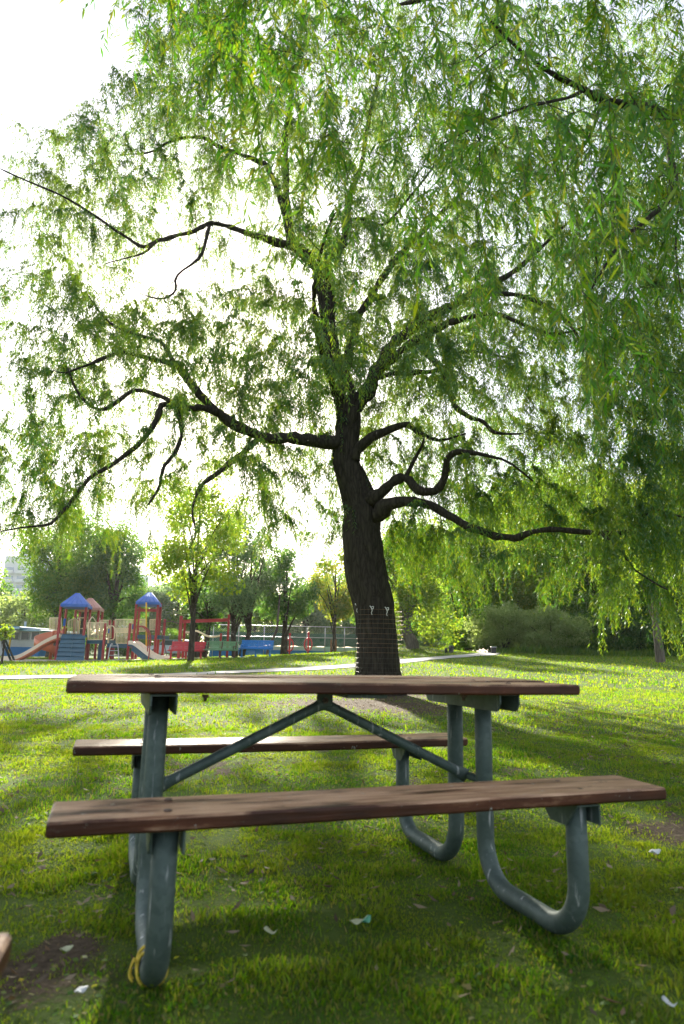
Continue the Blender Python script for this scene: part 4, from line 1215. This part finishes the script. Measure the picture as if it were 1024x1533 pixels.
# fence with green windscreen and blue base wall
def fence_line(name, Y, x0, x1, label, top=937.5, posts=()):
    a_, b_ = at(x0, top, Y), at(x1, top, Y)
    fg = thing(name, gpt((x0 + x1) / 2, Y), label, "fence")
    zt = a_[2]
    def G(x): return float(gz(x, Y))
    for px in posts:
        p = at(px, top, Y)
        MB().tube([(p[0], Y, G(p[0]) - .1), (p[0], Y, zt + .05)], .035, 8).build("post", M["alu"], fg)
    for r in (top, 954):
        z = at((x0 + x1) / 2, r, Y)[2]
        MB().tube([(a_[0], Y, z), (b_[0], Y, z)], .028, 8).build("rail", M["alu"], fg)
    mb = MB(); n = int((b_[0] - a_[0]) / .16); zb_ = at(500, 972, Y)[2]
    for i in range(n):
        x = a_[0] + i * .16; dz = (zt - zb_)
        for s_ in (-1, 1):
            x2 = min(max(x + s_ * dz, a_[0]), b_[0]); zz = zb_ + abs(x2 - x)
            mb.beam((x, Y + .03, zb_), (x2, Y + .03, zz), .008, .008, (0, 1, 0))
    mb.build("chain_link_mesh", M["alu"], fg)
    zs0, zs1 = at(430, 967, Y)[2], at(430, 947, Y)[2]
    N_ = 60; V = []
    for i in range(N_):
        x = a_[0] + (b_[0] - a_[0]) * i / (N_ - 1)
        for (yy, z) in ((.06, zs0 + .03 * math.sin(i * 1.3)), (.06 + .05 * math.sin(i * .9), (zs0 + zs1) / 2), (.06, zs1 - .05 * abs(math.sin(i * .55)))):
            V.append((x, Y + yy, z))
    V += [(p[0], p[1] + .012, p[2]) for p in V]
    m_ = N_ * 3
    Fc = []
    for i in range(N_ - 1):
        for j in range(2):
            q = (i * 3 + j, (i + 1) * 3 + j, (i + 1) * 3 + j + 1, i * 3 + j + 1)
            Fc += [q, tuple(m_ + k for k in q[::-1])]
    MB().add(V, Fc).build("windscreen", M["screen"], fg)
    mb = MB()
    mb.box((a_[0], Y + .25, G(a_[0]) - .5), (b_[0], Y + .5, at(430, 973.5, Y)[2]), .02); mb.build("base_wall", M["house_blue"], fg)
    mb = MB()
    mb.box((a_[0], Y + .30, at(430, 973.5, Y)[2]), (b_[0], Y + .46, at(430, 967.5, Y)[2]), .02); mb.build("wall_band", M["house_wall"], fg)
fence_line("windscreen_fence", 55, 315, 560, "tall chain link fence with green windscreen above a blue wall", posts=(320, 358, 396, 430, 460, 487, 516, 545))

# low pool building at the left
hb = thing("pool_building", gpt(-20, 54), "low pale building with blue wall base and blue roof behind the long slide", "building")
YH = 54
zf = float(gz(-25, YH))
def hx(px): return at(px, 960, YH)[0]
def hz(r): return at(30, r, YH)[2]
XL = hx(-330); XR = hx(61)
MB().box((XL, YH, hz(968.5)), (XR, YH + 8, hz(941)), .02).build("wall", M["house_wall"], hb)
MB().box((XL - .02, YH - .05, zf - .4), (XR + .02, YH + 8.05, hz(968.5)), .02).build("base_wall", M["house_blue"], hb)
MB().box((hx(-60), YH - .09, zf - .2), (hx(9), YH - .052, hz(963)), .02).build("door_panel", M["house_wall"], hb)
for k in range(12):
    x0 = 46 - 15 * k
    f_ = px_part("window", M["alu"], hb, (x0 - .8, x0 + 13.6, 945.5, 958.5, YH - .08, .06))
    px_part("pane", M["glass"], f_, (x0 + .3, x0 + 12.6, 946.5, 957.5, YH - .10, .012), bev=0)
rf = MB().box((hx(-330), YH - 1.2, hz(943)), (hx(38), YH + 8, hz(938.5)), .03).build("roof", M["roof"], hb)
MB().box((hx(-330), YH - 1.32, hz(943)), (hx(38), YH - 1.2, hz(940)), .02).build("fascia", M["fascia"], rf)
rf = MB().box((hx(33), YH - .5, hz(945)), (hx(63), YH + 8, hz(942.5)), .03).build("roof", M["roof"], hb)
MB().box((hx(33), YH - .62, hz(945)), (hx(63), YH - .5, hz(943)), .02).build("fascia", M["fascia"], rf)
for px in (17, -45, -110):
    p = at(px, 942, YH - 1.0); MB().tube([(p[0], YH - 1.0, zf - .1), (p[0], YH - 1.0, hz(942))], .07, 8).build("post", M["yellow"], hb)
MB().tube([(hx(17.5), YH + 2, hz(939)), (hx(17.5), YH + 2, hz(929))], .09, 8).build("vent_pipe", M["house_wall"], hb)

# parked car behind the play structure
cr = thing("parked_car", gpt(258, 58), "silver hatchback car half hidden behind the play structure", "car")
cx, cyr, cz = cr.location
prof = [(-2.1, .35), (-2.15, .62), (-2.05, .85), (-1.2, .98), (-.55, 1.42), (.75, 1.46), (1.55, 1.38), (2.0, .98), (2.1, .8), (2.1, .35)]
def extr(prof_, y0, y1, tuck=0):
    n = len(prof_); V = [(cx + x, y0 + tuck * max(0, z - .9), cz + z) for x, z in prof_] + [(cx + x, y1 - tuck * max(0, z - .9), cz + z) for x, z in prof_]
    return MB().add(V, [tuple(range(n)), tuple(range(2 * n - 1, n - 1, -1))] + [(i, n + i, n + (i + 1) % n, (i + 1) % n) for i in range(n)])
extr(prof, cyr - .85, cyr + .85, .25).build("body", M["car"], cr)
for q in ([(-.95, .99), (-.48, 1.36), (.18, 1.39), (.18, .98)], [(.26, .98), (.26, 1.39), (.8, 1.39), (1.45, 1.30), (1.75, .98)]):
    n = len(q); V = [(cx + x, cyr - .86 + .25 * max(0, z - .9), cz + z) for x, z in q] + [(cx + x, cyr - .80 + .25 * max(0, z - .9), cz + z) for x, z in q]
    MB().add(V, [tuple(range(n)), tuple(range(2 * n - 1, n - 1, -1))] + [(i, n + i, n + (i + 1) % n, (i + 1) % n) for i in range(n)]).build("window", M["glass"], cr)
for x in (-1.3, 1.3):
    for y in (-.86, .70):
        wh = MB().tube([(cx + x, cyr + y, cz + .33), (cx + x, cyr + y + .18, cz + .33)], .33, 20, smooth=False).build("wheel", M["tyre"], cr)
        MB().tube([(cx + x, cyr + y - .01, cz + .33), (cx + x, cyr + y, cz + .33)], .20, 16, smooth=False).build("rim", M["alu"], wh)

# bins on the right lawn
def bin_(px, Y, top, wpx, label, name="litter_bin"):
    g = gpt(px, Y); p = at(px, top, Y); w_ = wpx * Y / F; h = p[2] - g[2]
    b = thing(name, g, label, "bin")
    mb = MB()
    n = 16; a0 = np.arange(n) * 2 * PI / n
    def ringp(r, z): return [(g[0] + r * math.cos(q), g[1] + r * math.sin(q), g[2] + z) for q in a0]
    rr_ = [(.42, 0), (.46, h * .1), (.5, h * .8), (.54, h * .82), (.54, h * .88)]
    V = sum([ringp(r * w_, z) for r, z in rr_], [])
    mb.add(V, [(i * n + j, i * n + (j + 1) % n, (i + 1) * n + (j + 1) % n, (i + 1) * n + j) for i in range(len(rr_) - 1) for j in range(n)] + [tuple(range(n - 1, -1, -1)), tuple((len(rr_) - 1) * n + j for j in range(n))])
    mb.build("body", M["bin"], b)
    mb = MB(); V = ringp(.5 * w_, h * .881) + ringp(.42 * w_, h * .96) + ringp(.2 * w_, h)
    mb.add(V, [(i * n + j, i * n + (j + 1) % n, (i + 1) * n + (j + 1) % n, (i + 1) * n + j) for i in range(2) for j in range(n)] + [tuple(2 * n + j for j in range(n))])
    mb.build("lid", M["bin"], b)
bin_(675.5, 39, 966.5, 7.5, "black litter bin standing beside the end of the footpath")
bin_(668.0, 39.3, 970, 4.5, "smaller dark grey bin just left of the black litter bin")
g = gpt(739, 40); sg = thing("low_post", g, "short dark post with pale cap at the bush edge", "post")
MB().box((g[0] - .13, g[1] - .1, g[2] - .1), (g[0] + .13, g[1] + .1, g[2] + .34), .02).build("body", M["bin"], sg)
MB().box((g[0] - .16, g[1] - .13, g[2] + .34), (g[0] + .16, g[1] + .13, g[2] + .38), .01).build("cap", M["alu"], sg)

# far high-rise blocks
def high_rise(px0, px1, top, Y, m1, label, dep=16):
    a_, b_ = at(px0, top, Y), at(px1, top, Y); c = gpt((px0 + px1) / 2, Y)
    t = thing("apartment_tower", c, label, "apartment tower", "far apartment towers")
    MB().box((a_[0], Y, -1), (b_[0], Y + dep, a_[2]), .1).build("wall", M[m1], t)
    MB().box((a_[0] + 3, Y + 3, a_[2]), (b_[0] - 3, Y + dep - 3, a_[2] + 3), .1).build("roof_house", M[m1], t)
    nfl = int((a_[2] - 1) / 3); wdt = b_[0] - a_[0]; nc = max(3, int(wdt / 3.4))
    for c_ in range(nc):
        x0 = a_[0] + wdt * (c_ + .15) / nc; x1 = a_[0] + wdt * (c_ + .85) / nc
        for f in range(2, nfl):
            z = 1.2 + f * 3.0
            MB().box((x0, Y - .06, z), (x1, Y - .02, z + 1.5)).build("window", M["tower_glass"], t)
            z = .7 + f * 3.0
            MB().box((x0 - .2, Y - 1.2, z - .2), (x1 + .2, Y - .08, z)).box((x0 - .2, Y - 1.2, z), (x1 + .2, Y - 1.1, z + .9)).build("balcony", M[m1], t)
high_rise(8, 62, 832, 230, "tower", "pale grey apartment tower furthest left, wide one above the pool building")
high_rise(172, 206, 856, 260, "tower", "narrow pale apartment tower right of the dark trees above the play structure")
high_rise(64, 96, 852, 280, "tower_red", "pinkish apartment tower set behind the wide pale tower")

# pale summer air: fades the far side of the park
hm, hnt, hout = nmat("haze_air")
hv = hnt.nodes.new("ShaderNodeVolumePrincipled")
hv.inputs["Color"].default_value = (.90, .93, .96, 1); hv.inputs["Density"].default_value = HAZE; hv.inputs["Anisotropy"].default_value = .62
hnt.links.new(hv.outputs[0], hout.inputs["Volume"])
hz_ = MB().box((-720, -320, -3), (720, 1520, 75)).build("haze", hm)
tag(hz_, "thin pale summer haze over the whole park", "haze", kind="stuff")

# ------------------------------------------------------------------ trees and shrubs behind
def crown_leaves(c, r, n, size, nl, flat=.75, shell=.45, spread=.31):
    c, r = np.array(c, float), np.array(r, float)
    d = rng.normal(0, 1, (nl, 3)); d /= np.linalg.norm(d, axis=1)[:, None]
    lob = d * (shell + (1 - shell) * rng.random((nl, 1))) * rng.uniform(.82, 1.08, (nl, 1))
    low = lob[:, 2] < -.55; lob[low, 2] *= .75
    lr = rng.uniform(.6, 1.3, nl) * spread
    wgt = lr ** 2; wgt /= wgt.sum()
    li = rng.choice(nl, n, p=wgt)
    g = rng.normal(0, 1, (n, 3)); g /= np.linalg.norm(g, axis=1)[:, None]
    g *= (rng.random((n, 1)) ** .45)
    g[:, 2] *= flat
    P = c + (lob[li] + g * lr[li][:, None]) * r
    nr = g * .6 + rng.normal(0, .6, (n, 3)) + np.array([0, 0, .45]); nr /= np.linalg.norm(nr, axis=1)[:, None]
    a = np.cross(nr, rng.normal(0, 1, (n, 3))); a /= np.linalg.norm(a, axis=1)[:, None]; b = np.cross(nr, a)
    s = size * rng.uniform(.6, 1.3, (n, 1))
    V = np.stack([P - a * s * .5, P + b * s * .30, P + a * s * .5 - np.array([0, 0, .12]) * s, P - b * s * .30], 1).reshape(-1, 3)
    return V, c + lob * r

def make_tree(px, Y, top, bot, hw, pal, trunk_w, label, cov=2.2, size=None, lean=0.0, bark="bark_far", name="leafy_tree", group=None, flat=.75, forks=1, hang=None):
    g = gpt(px, Y)
    t = thing(name, g, label, "tree", group)
    zt, zb = at(px, top, Y)[2], at(px, bot, Y)[2]
    rx = hw * Y / F; rz_ = (zt - zb) / 2; c = np.array([g[0] + lean, Y, (zt + zb) / 2])
    size = size or .0042 * Y
    n = int(1.6 * cov * PI * rx * rz_ / (size * size * .30 * .6))
    nl = int(min(120, max(40, rx * rz_ * 4.5)))
    V, lob = crown_leaves(c, (rx, rx, rz_), n, size, nl, flat)
    if hang:
        hv, _ = crown_leaves(c - np.array([0, 0, rz_ * .9]), (rx, rx, rz_ * .5), n // 3, size, nl // 2, 2.2)
        V = np.concatenate([V, hv])
    mb = MB()
    tw = trunk_w * Y / F / 2
    for k in range(forks):
        o_ = np.array([(k - (forks - 1) / 2) * tw * 2.4, rng.normal(0, .2) * (forks > 1), 0])
        top_ = c + np.array([(k - (forks - 1) / 2) * rx * .45, 0, rz_ * .45])
        P_ = smooth_path([g + o_ - [0, 0, .15], g + o_ + [0, 0, .3], g * .5 + c * .5 + o_ * 1.6 + rng.normal(0, tw * .6, 3) * [1, 1, 0] + [0, 0, -rz_ * .3], c + o_ * 2 - [0, 0, rz_ * .35], top_], 26)
        mb.tube(P_, np.interp(np.linspace(0, 1, 26), [0, .06, .3, 1], [tw * 1.5, tw * 1.08, tw, tw * .2]), 10)
        idx = rng.choice(len(lob), min(14, len(lob)), replace=False)
        for i in idx:
            j = int(rng.integers(11, 22)); q = lob[i]
            md = (P_[j] + q) / 2 + np.array([0, 0, .1 * rz_])
            mb.tube(smooth_path([P_[j], md, q], 7), np.linspace(tw * .38, tw * .06, 7), 5)
    mb.build("trunk", M[bark], t)
    quads_obj("crown", V, np.arange(len(V)).reshape(-1, 4), M["leaf_" + pal], t)
    return t

make_tree(75, 50, 752, 950, 62, "mid", 12, "broad mid green tree behind the long slide and pool building", 2.0)
make_tree(165, 51, 775, 958, 56, "dark", 10, "dense dark green tree rising between the blue playground roofs", 2.4)
make_tree(118, 56, 770, 940, 50, "mid", 9, "green tree directly behind the left blue roof", 2.0)
make_tree(286, 34, 696, 916, 82, "lime", 9.5, "bright yellow-green young tree whose thin straight trunk stands before the red bench", 1.25, .17, name="young_tree", bark="bark_far", flat=.6)
make_tree(356, 43, 772, 946, 62, "grey", 9, "grey-green tree with two leaning trunks behind the green bench", 1.7, forks=2)
make_tree(300, 47, 846, 950, 42, "dark", 9, "darker tree with slanting trunks behind the red overhead beam", 1.6, forks=2)
make_tree(425, 46, 808, 953, 54, "dark", 11, "dark green tree with a straight black trunk left of the ring posts", 1.5)
make_tree(500, 48, 806, 950, 44, "yellow", 6, "yellowing young tree held by brown stakes before the windscreen fence", 1.5, .20, name="young_tree")
make_tree(617, 43, 770, 932, 66, "lime", 19, "tree with thick grey trunk on the low mound right of the large willow", 1.7, .19, bark="bark_pale", hang=True)
make_tree(988, 33, 690, 915, 88, "lime", 13, "tree with a pale bare trunk standing alone on the right lawn", 1.5, .17, bark="bark_pale")
make_tree(700, 50, 752, 972, 62, "mid", 12, "mid green tree behind the black litter bin", 2.0)
make_tree(768, 52, 715, 970, 72, "lime", 13, "light green tree rising behind the olive bush", 1.8)
make_tree(850, 52, 700, 968, 76, "mid", 13, "tall green tree behind the large grey-green bush", 2.0)
make_tree(925, 50, 735, 970, 70, "dark", 13, "dark tree behind the dark right-hand bushes", 2.4)
make_tree(1045, 44, 720, 975, 80, "dark", 14, "dark tree partly cut off by the right edge behind the lone pale trunk", 2.4)
make_tree(560, 58, 838, 950, 48, "mid", 9, "green tree seen between the large willow trunk and the windscreen fence", 2.0)
make_tree(4, 30, 933, 962, 14, "lime", 3, "small yellow-green sapling at the left edge beside the swing frame leg", 1.4, .14, name="young_tree")
# far row
far = [(-90, 80, 800, 70), (-20, 84, 862, 50), (30, 78, 880, 46), (120, 82, 850, 60), (215, 78, 862, 48), (262, 84, 852, 44), (318, 80, 858, 50), (372, 86, 858, 46), (405, 72, 872, 36), (455, 80, 858, 44), (495, 86, 850, 46),
       (545, 76, 850, 46), (610, 80, 800, 60), (660, 74, 782, 60), (735, 80, 720, 80), (815, 76, 690, 80), (890, 84, 690, 80), (965, 72, 700, 80), (1060, 74, 690, 80), (1140, 70, 690, 80)]
for i, (px, Y, top, hw) in enumerate(far):
    make_tree(px, Y, top, 974, hw, ("mid", "dark", "olive", "mid", "grey")[i % 5], 9, "distant tree in the far row that closes off the park", 2.2, .36, group="far row of trees")

def make_shrub(px, Y, top, hw, pal, label, cov=2.6, size=None, group="bushes along the right lawn edge"):
    g = gpt(px, Y); t = thing("shrub", g, label, "bush", group)
    zt = at(px, top, Y)[2]; h = zt - g[2]; rx = hw * Y / F
    size = size or .0034 * Y
    n = int(1.5 * cov * PI * rx * h * .5 / (size * size * .30 * .6))
    V, lob = crown_leaves((g[0], g[1], g[2] + h * .46), (rx, rx * .8, h * .55), n, size, 60, .9, .5, .27)
    V[:, 2] = np.maximum(V[:, 2], g[2] + .02 * rng.random(len(V)))
    mb = MB()
    for i in rng.choice(len(lob), 9, replace=False):
        mb.tube(smooth_path([g + rng.normal(0, .12, 3) * [1, 1, 0] - [0, 0, .05], (g + lob[i]) / 2 + [0, 0, .2], lob[i]], 7), np.linspace(.05, .012, 7), 5)
    mb.build("stem", M["bark_far"], t)
    quads_obj("foliage", V, np.arange(len(V)).reshape(-1, 4), M["leaf_" + pal], t)
make_shrub(752, 43.5, 900, 50, "olive", "olive green rounded bush left of the largest grey-green bush")
make_shrub(826, 42.5, 903, 58, "olive", "largest pale grey-green rounded bush in the middle of the right lawn edge")
make_shrub(700, 46, 928, 36, "mid", "low green bush behind the short dark post")
make_shrub(654, 52, 932, 32, "grey", "grey-green bush behind the two bins")
make_shrub(622, 56, 938, 34, "dark", "dark low bush on the far side of the grass mound")
make_shrub(905, 44, 902, 54, "dark", "dark green bush just right of the largest grey-green bush", 2.8)
make_shrub(962, 43, 918, 46, "dark", "dark bush behind the lone pale tree trunk", 2.8)
make_shrub(1035, 42, 915, 50, "dark", "dark bush cut off by the right edge of the lawn", 2.8)
make_shrub(875, 47, 880, 60, "mid", "tall mid green bush standing behind the pale and dark bushes")
make_shrub(990, 48, 890, 60, "dark", "tall dark bush behind the bush beside the pale trunk")
for i, (px, top, hw, pal) in enumerate(((640, 925, 50, "dark"), (700, 905, 60, "dark"), (780, 890, 60, "dark"), (860, 880, 60, "dark"), (940, 885, 60, "dark"), (1020, 880, 70, "dark"), (1100, 880, 70, "dark"))):
    make_shrub(px, 56, top, hw, pal, "dark undergrowth bush in the shaded row behind the right lawn bushes", 3.0, .26, "shaded bushes behind the front row")
for px, top, hw, pal in ((610, 930, 60, "dark"), (690, 925, 60, "dark"), (770, 920, 60, "dark"), (850, 920, 60, "dark"), (930, 920, 60, "dark"), (1010, 920, 60, "dark"), (1090, 920, 60, "dark"), (40, 938, 40, "dark"), (110, 940, 45, "mid"), (190, 938, 45, "dark"), (270, 940, 45, "mid"), (345, 938, 45, "dark")):
    make_shrub(px, 68, top, hw, pal, "low far bush in the dim row that closes off the park", 2.6, .28, "far bushes closing off the park")
# rough weeds along the foot of the bushes
n = 5200
wx_ = rng.uniform(9.5, 26, n); wy_ = 40.6 + rng.random(n) * 2.2 + .4 * vnoise(wx_, wx_ * 0, 1.5, 3)
hh = rng.uniform(.15, .5, n) * (.5 + vnoise(wx_, wy_, 1.2, 8)); zz = gz(wx_, wy_)
an = rng.random(n) * 2 * PI; ln = rng.normal(0, .35, (n, 2)) * hh[:, None]
B_ = np.stack([wx_, wy_, zz - .01], 1); sdv = np.stack([np.cos(an), np.sin(an), 0 * an], 1) * .03
tipv = B_ + np.concatenate([ln, hh[:, None]], 1); md = (B_ + tipv) / 2
V = np.stack([B_ - sdv * .5, md - sdv, tipv, md + sdv], 1).reshape(-1, 3)
tag(quads_obj("weeds", V, np.arange(n * 4).reshape(-1, 4), M["leaf_mid"]), "rough tall weeds along the foot of the right bushes", "weeds", kind="stuff")
print("objects", len(bpy.data.objects))
